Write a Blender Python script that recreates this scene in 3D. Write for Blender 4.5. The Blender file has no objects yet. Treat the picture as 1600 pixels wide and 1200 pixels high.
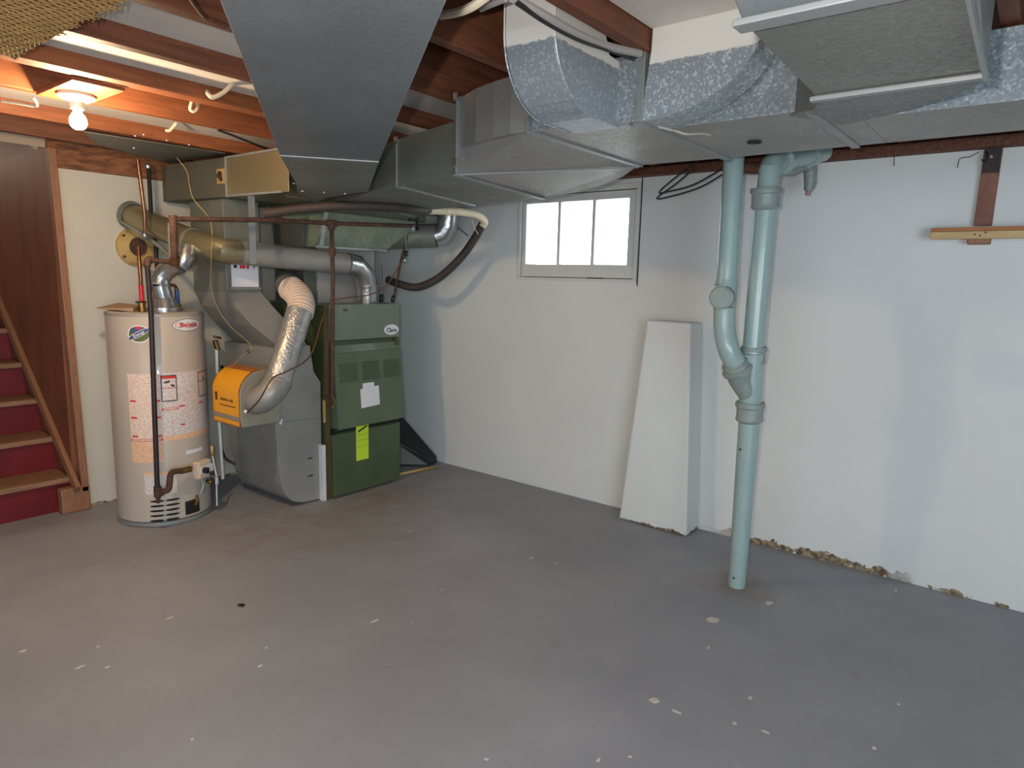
import bpy, bmesh, math, random
from mathutils import Vector, Matrix
random.seed(7)
S = bpy.context.scene
COL = S.collection
pi = math.pi

# ------------------------------------------------------------------ camera
F = 1048.0; EYE = Vector((0, 0, 1.5))
_d1 = Vector((840, 142, -F)).normalized()
_d2 = Vector((-1340, 196, -F)); _d2 = (_d2 - _d1 * _d1.dot(_d2)).normalized()
_d3 = _d1.cross(_d2)
ROT = Matrix((_d1, _d2, _d3))            # camera axes -> room axes
cam_data = bpy.data.cameras.new('camera'); cam = bpy.data.objects.new('camera', cam_data)
COL.objects.link(cam)
cam.matrix_world = Matrix.Translation(EYE) @ ROT.to_4x4()
cam_data.sensor_width = 36; cam_data.lens = 36 * F / 1600; cam_data.clip_start = 0.02
S.camera = cam

def lin(c):
    return tuple(((v / 255) / 12.92 if v / 255 <= .04045 else ((v / 255 + .055) / 1.055) ** 2.4) for v in c)

# ------------------------------------------------------------------ world and light
w = bpy.data.worlds.new('world'); S.world = w; w.use_nodes = True
wb = w.node_tree.nodes['Background']
wb.inputs[0].default_value = (0.92, 0.97, 1.0, 1); wb.inputs[1].default_value = 4.0

def area(name, loc, target, sx, sy, power, col):
    l = bpy.data.lights.new(name, 'AREA'); l.shape = 'RECTANGLE'; l.size = sx; l.size_y = sy
    l.energy = power; l.color = col
    o = bpy.data.objects.new(name, l); COL.objects.link(o); o.location = loc
    o.rotation_euler = (Vector(target) - Vector(loc)).to_track_quat('-Z', 'Y').to_euler()
    return o
# daylight from the windows of the unseen walls behind the camera, and the camera's own flash
area('rear_daylight', (-0.7, -3.3, 1.25), (2.6, 3.0, 1.2), 4.6, 2.0, 225, (0.72, 0.87, 1.0))
area('left_daylight', (-2.9, 1.0, 1.25), (3.0, 1.8, 1.2), 4.0, 2.0, 50, (0.74, 0.88, 1.0))
fl = bpy.data.lights.new('camera_flash', 'POINT'); fl.energy = 75; fl.color = (1.0, 0.97, 0.93); fl.shadow_soft_size = 0.012
flo = bpy.data.objects.new('camera_flash', fl); COL.objects.link(flo)
flo.location = EYE + ROT @ Vector((-0.075, 0.05, -0.01))

ul = bpy.data.lights.new('stair_fill', 'POINT'); ul.energy = 16; ul.color = (1.0, .84, .68); ul.shadow_soft_size = .12  # added fill to brighten the stair ceiling, no source seen there
ulo = bpy.data.objects.new('stair_fill', ul); COL.objects.link(ulo); ulo.location = (.85, 7.0, 2.55)
S.view_settings.view_transform = 'Standard'; S.view_settings.look = 'None'
S.view_settings.exposure = 0.27; S.view_settings.gamma = 1.0; S.view_settings.use_curve_mapping = False

# ------------------------------------------------------------------ helpers
def P(px, py, X=None, Y=None, Z=None):
    """room point seen in the direction (px,py) of the 1600x1200 frame on a plane"""
    r = ROT @ Vector((px - 800, 600 - py, -F))
    t = (X - EYE.x) / r.x if X is not None else (Y - EYE.y) / r.y if Y is not None else (Z - EYE.z) / r.z
    return EYE + r * t

def tag(o, label=None, cat=None, group=None, kind=None):
    if label: o['label'] = label
    if cat: o['category'] = cat
    if group: o['group'] = group
    if kind: o['kind'] = kind
    return o

def thing(name, loc, label, cat, group=None):
    o = bpy.data.objects.new(name, None); COL.objects.link(o); o.location = loc
    o.empty_display_size = .1
    o['_w'] = 1
    del o['_w']
    return tag(o, label, cat, group)

class MB:
    def __init__(s): s.v = []; s.f = []; s.sm = []
    def add(s, v, f, smooth=False):
        n = len(s.v); s.v += [tuple(a) for a in v]; s.f += [tuple(i + n for i in q) for q in f]
        s.sm += [smooth] * len(f); return s
    def box(s, a, b):
        x0, y0, z0 = a; x1, y1, z1 = b
        return s.add([(x0,y0,z0),(x1,y0,z0),(x1,y1,z0),(x0,y1,z0),(x0,y0,z1),(x1,y0,z1),(x1,y1,z1),(x0,y1,z1)],
            [(0,3,2,1),(4,5,6,7),(0,1,5,4),(1,2,6,5),(2,3,7,6),(3,0,4,7)])
    def bar(s, p, q, w, h, up=(0,0,1)):
        p = Vector(p); q = Vector(q); d = (q - p).normalized(); u = Vector(up)
        if abs(d.dot(u)) > .98: u = Vector((0, 1, 0))
        r = d.cross(u).normalized() * w / 2; u = r.cross(d).normalized() * h / 2
        v = [p-r-u, p+r-u, p+r+u, p-r+u, q-r-u, q+r-u, q+r+u, q-r+u]
        return s.add(v, [(0,1,2,3),(7,6,5,4),(0,4,5,1),(1,5,6,2),(2,6,7,3),(3,7,4,0)])
    def prism(s, poly, a, b, axis='z'):
        """poly of 2D points; axis z: (x,y), y: (x,z), x: (y,z)"""
        def pt(p, t): return (p[0], p[1], t) if axis == 'z' else (p[0], t, p[1]) if axis == 'y' else (t, p[0], p[1])
        n = len(poly)
        v = [pt(p, a) for p in poly] + [pt(p, b) for p in poly]
        f = [tuple(range(n))[::-1], tuple(range(n, 2*n))] + [(i, (i+1) % n, n+(i+1) % n, n+i) for i in range(n)]
        return s.add(v, f)
    def hexa(s, bot, top):
        n = len(bot)
        return s.add(list(bot) + list(top), [tuple(range(n))[::-1], tuple(range(n, 2*n))] + [(i, (i+1) % n, n+(i+1) % n, n+i) for i in range(n)])
    def tube(s, pts, r, n=14, caps=True):
        pts = [Vector(p) for p in pts]; m = len(pts)
        rs = r if isinstance(r, (list, tuple)) else [r] * m
        ts = []
        for i in range(m):
            a = pts[max(i-1, 0)]; b = pts[min(i+1, m-1)]
            if 0 < i < m-1:
                t = (pts[i]-a).normalized() + (b-pts[i]).normalized()
                if t.length < 1e-5: t = b - a
            else: t = b - a
            ts.append(t.normalized() if t.length > 1e-9 else (ts[-1] if ts else Vector((0,0,1))))
        t0 = ts[0]; u = Vector((0,0,1)) if abs(t0.z) < .9 else Vector((1,0,0))
        u = (u - t0 * u.dot(t0)).normalized(); V = []; 
        for i in range(m):
            u = u - ts[i] * u.dot(ts[i]); u.normalize(); w_ = ts[i].cross(u)
            k = 1.0
            if 0 < i < m-1:
                c = (pts[i]-pts[i-1]).normalized().dot(ts[i]); k = 1 / max(c, .6)
            for j in range(n):
                a = 2*pi*j/n
                V.append(pts[i] + (u*math.cos(a) + w_*math.sin(a)) * rs[i])
        Fc = [(i*n+j, i*n+(j+1) % n, (i+1)*n+(j+1) % n, (i+1)*n+j) for i in range(m-1) for j in range(n)]
        s.add(V, Fc, True)
        if caps:
            s.f += [tuple(range(len(s.v)-m*n, len(s.v)-m*n+n))[::-1], tuple(range(len(s.v)-n, len(s.v)))]; s.sm += [False, False]
        return s
    def lathe(s, prof, o, n=32, ax=None):
        """prof: (r, h) pairs; o origin; ax axis direction"""
        ax = Vector(ax or (0,0,1)).normalized(); o = Vector(o)
        u = Vector((1,0,0)) if abs(ax.x) < .9 else Vector((0,1,0)); u = (u - ax*u.dot(ax)).normalized(); w_ = ax.cross(u)
        V = [o + ax*h + (u*math.cos(2*pi*j/n) + w_*math.sin(2*pi*j/n))*max(r, 1e-4) for r, h in prof for j in range(n)]
        m = len(prof)
        return s.add(V, [(i*n+j, i*n+(j+1) % n, (i+1)*n+(j+1) % n, (i+1)*n+j) for i in range(m-1) for j in range(n)], True)
    def build(s, name, m, parent=None, bevel=0, world=True):
        me = bpy.data.meshes.new(name); off = Vector((0,0,0))
        if parent is not None and world:
            q = parent
            while q is not None: off += q.location; q = q.parent
        me.from_pydata([Vector(v) - off for v in s.v], [], s.f)
        me.polygons.foreach_set('use_smooth', s.sm)
        bm = bmesh.new(); bm.from_mesh(me); bmesh.ops.recalc_face_normals(bm, faces=bm.faces)
        for e in bm.edges:
            if len(e.link_faces) == 2 and e.calc_face_angle(0) > .6: e.smooth = False
        bm.to_mesh(me); bm.free()
        o = bpy.data.objects.new(name, me); COL.objects.link(o)
        me.materials.append(m if not isinstance(m, str) else MAT[m])
        if parent is not None: o.parent = parent
        if bevel:
            b = o.modifiers.new('bevel', 'BEVEL'); b.width = bevel; b.segments = 2; b.limit_method = 'ANGLE'
        return o

def cr(pts, n=6):
    """Catmull-Rom through points"""
    pts = [Vector(p) for p in pts]; q = [pts[0]*2-pts[1]] + pts + [pts[-1]*2-pts[-2]]; out = []
    for i in range(1, len(q)-2):
        for k in range(n):
            t = k/n
            out.append(.5*((2*q[i]) + (q[i+1]-q[i-1])*t + (2*q[i-1]-5*q[i]+4*q[i+1]-q[i+2])*t*t + (3*q[i]-q[i-1]-3*q[i+1]+q[i+2])*t**3))
    out.append(pts[-1]); return out

def gores(pts, k=3):
    """few-segment smoothing, as in a gored elbow"""
    return cr(pts, k)

def arc2(cx, cy, r, a0, a1, n=8):
    return [(cx + r*math.cos(math.radians(a0+(a1-a0)*i/n)), cy + r*math.sin(math.radians(a0+(a1-a0)*i/n))) for i in range(n+1)]

def text_mb(txt, size, fn, bold=0.0):
    """flat lettering; fn maps (u,v) -> room point"""
    cu = bpy.data.curves.new('lettering', 'FONT'); cu.body = txt; cu.size = size; cu.align_x = 'CENTER'; cu.align_y = 'CENTER'
    cu.offset = bold; cu.resolution_u = 3
    ob = bpy.data.objects.new('lettering', cu); COL.objects.link(ob)
    bpy.context.view_layer.update()
    me = bpy.data.meshes.new_from_object(ob.evaluated_get(bpy.context.evaluated_depsgraph_get()))
    mb = MB(); mb.add([fn(v.co.x, v.co.y) for v in me.vertices], [tuple(p.vertices) for p in me.polygons])
    bpy.data.objects.remove(ob); bpy.data.curves.remove(cu); bpy.data.meshes.remove(me)
    return mb

# ------------------------------------------------------------------ materials
MAT = {}
def mat(name, col, rough=.6, metal=0., noise=0., nscale=6., bump=0., bscale=40., col2=None, emit=None, estr=0., spangle=0., grain=None, coat=0., detail=4):
    m = bpy.data.materials.new(name); m.use_nodes = True; nt = m.node_tree; N = nt.nodes; L = nt.links
    b = N['Principled BSDF']; b.inputs['Roughness'].default_value = rough; b.inputs['Metallic'].default_value = metal
    c = (*lin(col), 1); b.inputs['Base Color'].default_value = c
    b.inputs['Coat Weight'].default_value = coat
    tc = N.new('ShaderNodeTexCoord'); out = None
    if noise or col2:
        c2 = (*lin(col2), 1) if col2 else (*[v*(1-noise) for v in c[:3]], 1)
        n = N.new('ShaderNodeTexNoise'); n.inputs['Scale'].default_value = nscale; n.inputs['Detail'].default_value = detail; n.inputs['Roughness'].default_value = .6
        if grain:
            mp = N.new('ShaderNodeMapping'); mp.inputs['Scale'].default_value = grain; L.new(tc.outputs['Object'], mp.inputs[0]); L.new(mp.outputs[0], n.inputs[0])
        else: L.new(tc.outputs['Object'], n.inputs[0])
        r = N.new('ShaderNodeValToRGB'); r.color_ramp.elements[0].position = .35; r.color_ramp.elements[1].position = .68
        r.color_ramp.elements[0].color = c; r.color_ramp.elements[1].color = c2
        L.new(n.outputs[0], r.inputs[0]); out = r.outputs[0]
    if spangle:
        v = N.new('ShaderNodeTexVoronoi'); v.inputs['Scale'].default_value = 150; L.new(tc.outputs['Object'], v.inputs[0])
        sx = N.new('ShaderNodeSeparateColor'); L.new(v.outputs['Color'], sx.inputs[0])
        mr = N.new('ShaderNodeMapRange'); mr.inputs[3].default_value = 1 - spangle; mr.inputs[4].default_value = 1 + spangle*2.2; pw = N.new('ShaderNodeMath'); pw.operation = 'POWER'; pw.inputs[1].default_value = 3.5; L.new(sx.outputs[0], pw.inputs[0]); L.new(pw.outputs[0], mr.inputs[0])
        vm = N.new('ShaderNodeVectorMath'); vm.operation = 'SCALE'
        if out: L.new(out, vm.inputs[0])
        else: vm.inputs[0].default_value = c[:3]
        L.new(mr.outputs[0], vm.inputs['Scale']); out = vm.outputs[0]
        m2 = N.new('ShaderNodeMapRange'); m2.inputs[3].default_value = rough - .12; m2.inputs[4].default_value = rough + .12
        L.new(sx.outputs[1], m2.inputs[0]); L.new(m2.outputs[0], b.inputs['Roughness'])
    if out: L.new(out, b.inputs['Base Color'])
    if bump:
        n = N.new('ShaderNodeTexNoise'); n.inputs['Scale'].default_value = bscale; n.inputs['Detail'].default_value = 3
        L.new(tc.outputs['Object'], n.inputs[0])
        bp = N.new('ShaderNodeBump'); bp.inputs['Strength'].default_value = bump; bp.inputs['Distance'].default_value = .01
        L.new(n.outputs[0], bp.inputs['Height']); L.new(bp.outputs[0], b.inputs['Normal'])
    if emit:
        b.inputs['Emission Color'].default_value = (*lin(emit), 1); b.inputs['Emission Strength'].default_value = estr
    MAT[name] = m; return m

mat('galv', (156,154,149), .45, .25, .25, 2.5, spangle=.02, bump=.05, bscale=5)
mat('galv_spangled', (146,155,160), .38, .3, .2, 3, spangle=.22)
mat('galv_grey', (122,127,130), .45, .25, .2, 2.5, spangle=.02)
mat('galv_near', (122,122,117), .45, .25, .2, 2.5, spangle=.02)  # darker grey sheet of the near cross duct
mat('galv_dull', (128,130,120), .5, .25, .3, 2.5, spangle=.05)
mat('galv_seam', (142,145,144), .4, .35)
mat('galv_bright', (190,192,192), .25, .85, .25, 9, bump=.2, bscale=30)
mat('foil', (188,188,186), .33, .65, .3, 20, bump=.6, bscale=60)
mat('dark_gap', (18,16,15), .9)
mat('screw', (200,200,195), .25, .9)
mat('joist_wood', (124,74,50), .6, 0, .45, 3, grain=(1.2,14,14), bump=.2, bscale=20)
mat('joist_wood_b', (146,84,48), .6, 0, .4, 3, grain=(1.2,14,14), bump=.2, bscale=20)
mat('plate_wood', (150,98,62), .7, 0, col2=(84,50,34), nscale=4, grain=(3,12,12), bump=.3, bscale=25)
mat('old_wood', (112,66,44), .7, 0, col2=(66,38,28), nscale=5, grain=(3,12,12), bump=.3, bscale=25)
mat('pale_board', (222,216,208), .7, 0, .12, 5)
mat('subfloor', (96,58,40), .8, 0, .4, 4, grain=(8,1,8))
mat('pine', (203,172,122), .6, 0, .2, 4, grain=(20,2,20))
mat('pine_orange', (176,112,62), .6, 0, .3, 5)
mat('rust', (96,66,52), .75, .2, col2=(62,44,36), nscale=14, bump=.5, bscale=90)
mat('iron_dark', (56,46,48), .5, .4, .3, 12)
mat('copper', (134,94,72), .3, .8, .4, 12)
mat('brass', (150,118,66), .35, .8, .2, 20)
mat('red_tape', (190,40,48), .5)
mat('blue_tape', (44,76,150), .5)
mat('heater_enamel', (182,170,158), .38, 0, .06, 3, coat=.3)
mat('heater_cap', (160,150,140), .4, .1)
mat('slot', (24,22,22), .9)
mat('green_dark', (70,82,52), .45, .1, .25, 4, coat=.15)
mat('green_panel', (92,108,84), .42, .1, .18, 4, coat=.15)
mat('green_grey', (116,126,110), .45, .1, .12, 4)
mat('green_lower', (80,94,64), .42, .1, .15, 4, coat=.15)
mat('label_lime', (196,222,50), .5)
mat('paper_white', (222,220,222), .6)
mat('ink', (40,38,42), .7)
mat('ink_red', (205,50,50), .6)
mat('ink_grey', (130,120,120), .7)
mat('sticker_orange', (226,176,134), .6)
mat('logo_blue', (58,70,124), .5)
mat('logo_green', (88,96,44), .5)
mat('yellow_label', (226,154,22), .45)
mat('orange_wrap', (166,98,42), .5)
mat('white_flex', (214,190,172), .7, 0, .1, 12)
mat('pipe_paint', (150,172,170), .3, 0, .1, 6, coat=.3)
mat('pipe_paint_dirty', (140,152,146), .45, 0, .25, 10, bump=.3, bscale=60)
mat('foam_dark', (62,50,46), .7, 0, .3, 12)
mat('foam_cream', (214,200,172), .65, 0, .15, 10)
mat('black_plastic', (30,30,32), .5)
mat('white_plastic', (214,214,212), .4)
mat('cable_white', (222,206,178), .5)
mat('grey_cable', (168,162,158), .5)
mat('tarp', (22,30,26), .4, 0, .4, 8)
mat('cream_rust', (196,164,104), .6, .2, .25, 16)
mat('cardboard', (172,142,112), .8, 0, .15, 9)
mat('red_paint', (112,18,26), .45, 0, .3, 5)
mat('tread_wood', (150,112,84), .65, 0, .35, 4, grain=(2,14,14))
mat('plywood', (128,74,46), .6, 0, col2=(108,60,40), nscale=2.2, grain=(3,3,1))
mat('trim_wood', (150,104,76), .6, 0, .25, 5, grain=(14,14,2))
mat('stair_plaster', (176,156,138), .8, 0, .1, 4)
mat('window_paint', (206,206,202), .55, 0, .06, 8, bump=.15, bscale=30)
mat('bulb_glow', (255,235,200), .5, emit=(255,214,150), estr=60)
mat('porcelain', (230,228,220), .3, coat=.4)
mat('burlap', (112,78,42), .9, 0, .35, 40)
mat('burlap_strand', (182,142,84), .8, 0, .3, 20)
mat('dark_debris', (14,14,14), .7)

def glass():
    m = bpy.data.materials.new('pane_glass'); m.use_nodes = True; nt = m.node_tree; N = nt.nodes; L = nt.links
    N.remove(N['Principled BSDF']); o = N['Material Output']
    t = N.new('ShaderNodeBsdfTransparent'); t.inputs[0].default_value = (.97,.99,.98,1)
    g = N.new('ShaderNodeBsdfGlossy'); g.inputs['Roughness'].default_value = .02
    mx = N.new('ShaderNodeMixShader'); mx.inputs[0].default_value = .06
    L.new(t.outputs[0], mx.inputs[1]); L.new(g.outputs[0], mx.inputs[2]); L.new(mx.outputs[0], o.inputs[0]); MAT['glass'] = m
glass()

def paint_floor():
    m = bpy.data.materials.new('floor_paint'); m.use_nodes = True; nt = m.node_tree; N = nt.nodes; L = nt.links; b = N['Principled BSDF']
    tc = N.new('ShaderNodeTexCoord')
    def noise(scale, detail=5, rough=.6, dist=0):
        n = N.new('ShaderNodeTexNoise'); n.inputs['Scale'].default_value = scale; n.inputs['Detail'].default_value = detail; n.inputs['Roughness'].default_value = rough
        n.inputs['Distortion'].default_value = dist; L.new(tc.outputs['Object'], n.inputs[0]); return n.outputs[0]
    def ramp(f, a, ca, z, cz):
        r = N.new('ShaderNodeValToRGB'); e = r.color_ramp.elements; e[0].position = a; e[0].color = (*ca, 1); e[1].position = z; e[1].color = (*cz, 1); L.new(f, r.inputs[0]); return r.outputs[0]
    def mix(f, a, c, amt=1):
        x = N.new('ShaderNodeMix'); x.data_type = 'RGBA'; L.new(f, x.inputs[0])
        if isinstance(a, tuple): x.inputs[6].default_value = (*a, 1)
        else: L.new(a, x.inputs[6])
        if isinstance(c, tuple): x.inputs[7].default_value = (*c, 1)
        else: L.new(c, x.inputs[7])
        return x.outputs[2]
    base = ramp(noise(1.3, 6), .35, lin((138,140,147)), .7, lin((153,155,161)))
    fine = ramp(noise(14, 4), .42, (0,0,0), .75, (1,1,1))
    c = mix(ramp(noise(9, 6, .7, .6), .62, (0,0,0), .80, (.5,.5,.5)), base, lin((104,102,98)))
    c = mix(ramp(noise(26, 3, .5, .8), .70, (0,0,0), .74, (.8,.8,.8)), c, lin((158,158,152)))
    c = mix(ramp(noise(2.1, 7, .72, 1.2), .63, (0,0,0), .78, (.45,.45,.45)), c, lin((110,96,82)))
    geo = N.new('ShaderNodeNewGeometry')
    for (sx_, sy_, rad, col, amt) in ((3.23,1.07,.24,(124,100,80),.75),(2.45,3.35,.75,(116,96,78),.55),(3.0,3.45,.45,(128,98,76),.5),(1.75,3.75,.6,(120,104,88),.5)):
        d = N.new('ShaderNodeVectorMath'); d.operation = 'DISTANCE'; L.new(geo.outputs['Position'], d.inputs[0]); d.inputs[1].default_value = (sx_, sy_, 0)
        ad = N.new('ShaderNodeMath'); ad.operation = 'MULTIPLY_ADD'; ad.inputs[1].default_value = rad*1.6; L.new(noise(7, 6, .7, .5), ad.inputs[0]); L.new(d.outputs['Value'], ad.inputs[2])
        q = N.new('ShaderNodeMapRange'); q.inputs[1].default_value = rad*1.75; q.inputs[2].default_value = rad*.7; q.inputs[4].default_value = amt; L.new(ad.outputs[0], q.inputs[0])
        c = mix(q.outputs[0], c, lin(col))
    L.new(c, b.inputs['Base Color'])
    rr = ramp(noise(3, 5), .3, (.42,)*3, .7, (.6,)*3); L.new(rr, b.inputs['Roughness'])
    bp = N.new('ShaderNodeBump'); bp.inputs['Strength'].default_value = .12; bp.inputs['Distance'].default_value = .01; L.new(noise(9, 5), bp.inputs['Height']); L.new(bp.outputs[0], b.inputs['Normal'])
    MAT['floor_paint'] = m
paint_floor()

def paint_wall(name, col, joints, flip, peel=None):
    """painted block: faint courses, waviness; peeling band near the floor between two positions"""
    m = bpy.data.materials.new(name); m.use_nodes = True; nt = m.node_tree; N = nt.nodes; L = nt.links; b = N['Principled BSDF']
    b.inputs['Roughness'].default_value = .62
    tc = N.new('ShaderNodeTexCoord'); sep = N.new('ShaderNodeSeparateXYZ'); L.new(tc.outputs['Object'], sep.inputs[0])
    cmb = N.new('ShaderNodeCombineXYZ'); L.new(sep.outputs['Y' if flip else 'X'], cmb.inputs[0]); L.new(sep.outputs['Z'], cmb.inputs[1])
    br = N.new('ShaderNodeTexBrick'); br.inputs['Scale'].default_value = 1; br.inputs['Brick Width'].default_value = .405; br.inputs['Row Height'].default_value = .203
    br.inputs['Mortar Size'].default_value = .004; br.inputs['Mortar Smooth'].default_value = 1.0
    br.inputs['Color1'].default_value = (1,1,1,1); br.inputs['Color2'].default_value = (1,1,1,1); br.inputs['Mortar'].default_value = (0,0,0,1); L.new(cmb.outputs[0], br.inputs[0])
    n = N.new('ShaderNodeTexNoise'); n.inputs['Scale'].default_value = 22; n.inputs['Detail'].default_value = 5; L.new(tc.outputs['Object'], n.inputs[0])
    ma = N.new('ShaderNodeMath'); ma.operation = 'MULTIPLY_ADD'; ma.inputs[1].default_value = joints; L.new(br.outputs['Color'], ma.inputs[0]); L.new(n.outputs[0], ma.inputs[2])
    bp = N.new('ShaderNodeBump'); bp.inputs['Strength'].default_value = .16; bp.inputs['Distance'].default_value = .008
    L.new(ma.outputs[0], bp.inputs['Height']); L.new(bp.outputs[0], b.inputs['Normal'])
    n2 = N.new('ShaderNodeTexNoise'); n2.inputs['Scale'].default_value = 1.4; n2.inputs['Detail'].default_value = 5; L.new(tc.outputs['Object'], n2.inputs[0])
    r = N.new('ShaderNodeValToRGB'); e = r.color_ramp.elements; e[0].position = .35; e[0].color = (*lin(col), 1); e[1].position = .7; e[1].color = (*[v*.93 for v in lin(col)], 1)
    L.new(n2.outputs[0], r.inputs[0]); out = r.outputs[0]
    n3 = N.new('ShaderNodeTexNoise'); n3.inputs['Scale'].default_value = 13; n3.inputs['Detail'].default_value = 4; n3.inputs['Roughness'].default_value = .65; L.new(tc.outputs['Object'], n3.inputs[0])
    def rng(sock, a, c):
        q = N.new('ShaderNodeMapRange'); q.inputs[1].default_value = a; q.inputs[2].default_value = c; L.new(sock, q.inputs[0]); return q.outputs[0]
    def mul(a, c):
        q = N.new('ShaderNodeMath'); q.operation = 'MULTIPLY'; L.new(a, q.inputs[0]); L.new(c, q.inputs[1]); return q.outputs[0]
    for (y0, y1, y2, y3, h, thr) in (peel or []):
        ax = sep.outputs['Y' if flip else 'X']
        zm = rng(sep.outputs['Z'], h, h*.25)
        rise = rng(ax, y0, y1); fall = rng(ax, y3, y2)
        q = N.new('ShaderNodeMath'); q.operation = 'ADD'; L.new(n3.outputs[0], q.inputs[0])
        z2 = N.new('ShaderNodeMath'); z2.operation = 'MULTIPLY'; z2.inputs[1].default_value = .30; L.new(zm, z2.inputs[0]); L.new(z2.outputs[0], q.inputs[1])
        s_ = N.new('ShaderNodeMapRange'); s_.inputs[1].default_value = thr; s_.inputs[2].default_value = thr + .015; L.new(q.outputs[0], s_.inputs[0])
        msk = mul(mul(s_.outputs[0], rise), mul(fall, rng(sep.outputs['Z'], h, h-.004)))
        rc = N.new('ShaderNodeValToRGB'); e = rc.color_ramp.elements; e[0].position = .4; e[0].color = (*lin((92,70,52)), 1); e[1].position = .6; e[1].color = (*lin((150,136,112)), 1)
        n4 = N.new('ShaderNodeTexNoise'); n4.inputs['Scale'].default_value = 30; L.new(tc.outputs['Object'], n4.inputs[0]); L.new(n4.outputs[0], rc.inputs[0])
        x = N.new('ShaderNodeMix'); x.data_type = 'RGBA'; L.new(msk, x.inputs[0]); L.new(out, x.inputs[6]); L.new(rc.outputs[0], x.inputs[7]); out = x.outputs[2]
    L.new(out, b.inputs['Base Color']); MAT[name] = m
paint_wall('wall_right_paint', (214,217,215), .25, True, [(.36, .52, 1.25, 1.5, .075, .71), (-.4,-.1,.3,.5,.05,.80)])
paint_wall('wall_back_paint', (200,194,180), .2, False, [(1.5,1.6,2.5,2.6,.03,.70)])
paint_wall('pier_paint', (216,220,219), .1, True, [(1.3,1.5,1.9,2.05,.035,.72)])

def painted_riser(name='riser_metal', hi=(205,214,220), pos=.6):
    """galvanised sheet with white overspray on its upper part, ragged lower edge"""
    m = bpy.data.materials.new(name); m.use_nodes = True; nt = m.node_tree; N = nt.nodes; L = nt.links; b = N['Principled BSDF']
    tc = N.new('ShaderNodeTexCoord'); geo = N.new('ShaderNodeNewGeometry')
    sep = N.new('ShaderNodeSeparateXYZ'); L.new(geo.outputs['Position'], sep.inputs[0])
    n = N.new('ShaderNodeTexNoise'); n.inputs['Scale'].default_value = 40; n.inputs['Detail'].default_value = 3; L.new(geo.outputs['Position'], n.inputs[0])
    a = N.new('ShaderNodeMath'); a.operation = 'MULTIPLY_ADD'; a.inputs[1].default_value = .018; L.new(n.outputs[0], a.inputs[0]); L.new(sep.outputs['Z'], a.inputs[2])
    mr = N.new('ShaderNodeMapRange'); mr.inputs[1].default_value = 2.168; mr.inputs[2].default_value = 2.172; L.new(a.outputs[0], mr.inputs[0])
    v = N.new('ShaderNodeTexVoronoi'); v.inputs['Scale'].default_value = 150; L.new(tc.outputs['Object'], v.inputs[0])
    sc = N.new('ShaderNodeSeparateColor'); L.new(v.outputs['Color'], sc.inputs[0])
    rp = N.new('ShaderNodeValToRGB'); e = rp.color_ramp.elements; e[0].color = (*lin((150,159,166)), 1); e[0].position = pos; e[1].color = (*lin(hi), 1); L.new(sc.outputs[0], rp.inputs[0])
    x = N.new('ShaderNodeMix'); x.data_type = 'RGBA'; L.new(mr.outputs[0], x.inputs[0]); L.new(rp.outputs[0], x.inputs[6]); x.inputs[7].default_value = (*lin((226,222,214)), 1); L.new(x.outputs[2], b.inputs['Base Color'])
    q = N.new('ShaderNodeMath'); q.operation = 'MULTIPLY_ADD'; q.inputs[1].default_value = -.3; q.inputs[2].default_value = .3; L.new(mr.outputs[0], q.inputs[0]); L.new(q.outputs[0], b.inputs['Metallic'])
    b.inputs['Roughness'].default_value = .4
    MAT[name] = m
painted_riser(); painted_riser('riser_metal_smooth', (182,190,196), .7)

def print_paper(name, col, colt, pitch):
    """flat print: rows of small text too small to read"""
    m = bpy.data.materials.new(name); m.use_nodes = True; nt = m.node_tree; N = nt.nodes; L = nt.links; b = N['Principled BSDF']; b.inputs['Roughness'].default_value = .5
    geo = N.new('ShaderNodeNewGeometry'); sep = N.new('ShaderNodeSeparateXYZ'); L.new(geo.outputs['Position'], sep.inputs[0])
    d = N.new('ShaderNodeMath'); d.operation = 'DIVIDE'; d.inputs[1].default_value = pitch; L.new(sep.outputs['Z'], d.inputs[0])
    f = N.new('ShaderNodeMath'); f.operation = 'FRACT'; L.new(d.outputs[0], f.inputs[0])
    g = N.new('ShaderNodeMath'); g.operation = 'GREATER_THAN'; g.inputs[1].default_value = .55; L.new(f.outputs[0], g.inputs[0])
    n = N.new('ShaderNodeTexNoise'); n.inputs['Scale'].default_value = 90; L.new(geo.outputs['Position'], n.inputs[0])
    h = N.new('ShaderNodeMapRange'); h.inputs[1].default_value = .42; h.inputs[2].default_value = .55; L.new(n.outputs[0], h.inputs[0])
    k = N.new('ShaderNodeMath'); k.operation = 'MULTIPLY'; L.new(g.outputs[0], k.inputs[0]); L.new(h.outputs[0], k.inputs[1])
    x = N.new('ShaderNodeMix'); x.data_type = 'RGBA'; L.new(k.outputs[0], x.inputs[0]); x.inputs[6].default_value = (*lin(col), 1); x.inputs[7].default_value = (*lin(colt), 1)
    L.new(x.outputs[2], b.inputs['Base Color']); MAT[name] = m
print_paper('print_pink', (226,204,188), (196,164,150), .012)
print_paper('print_white', (214,204,200), (172,160,158), .010)
print_paper('print_orange', (226,186,154), (206,146,110), .012)

# ------------------------------------------------------------------ the setting
XW, YW = 3.865, 4.65
def struct(name, mb, m, parent=None, bevel=0):
    o = mb.build(name, m, parent, bevel)
    if parent is None: o['kind'] = 'structure'
    return o

floor = struct('floor', MB().box((-3.2,-3.6,-.12),(XW+.25,4.86,0)).box((-3.2,4.86,-.12),(1.8,8.4,0)), 'floor_paint')
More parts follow.
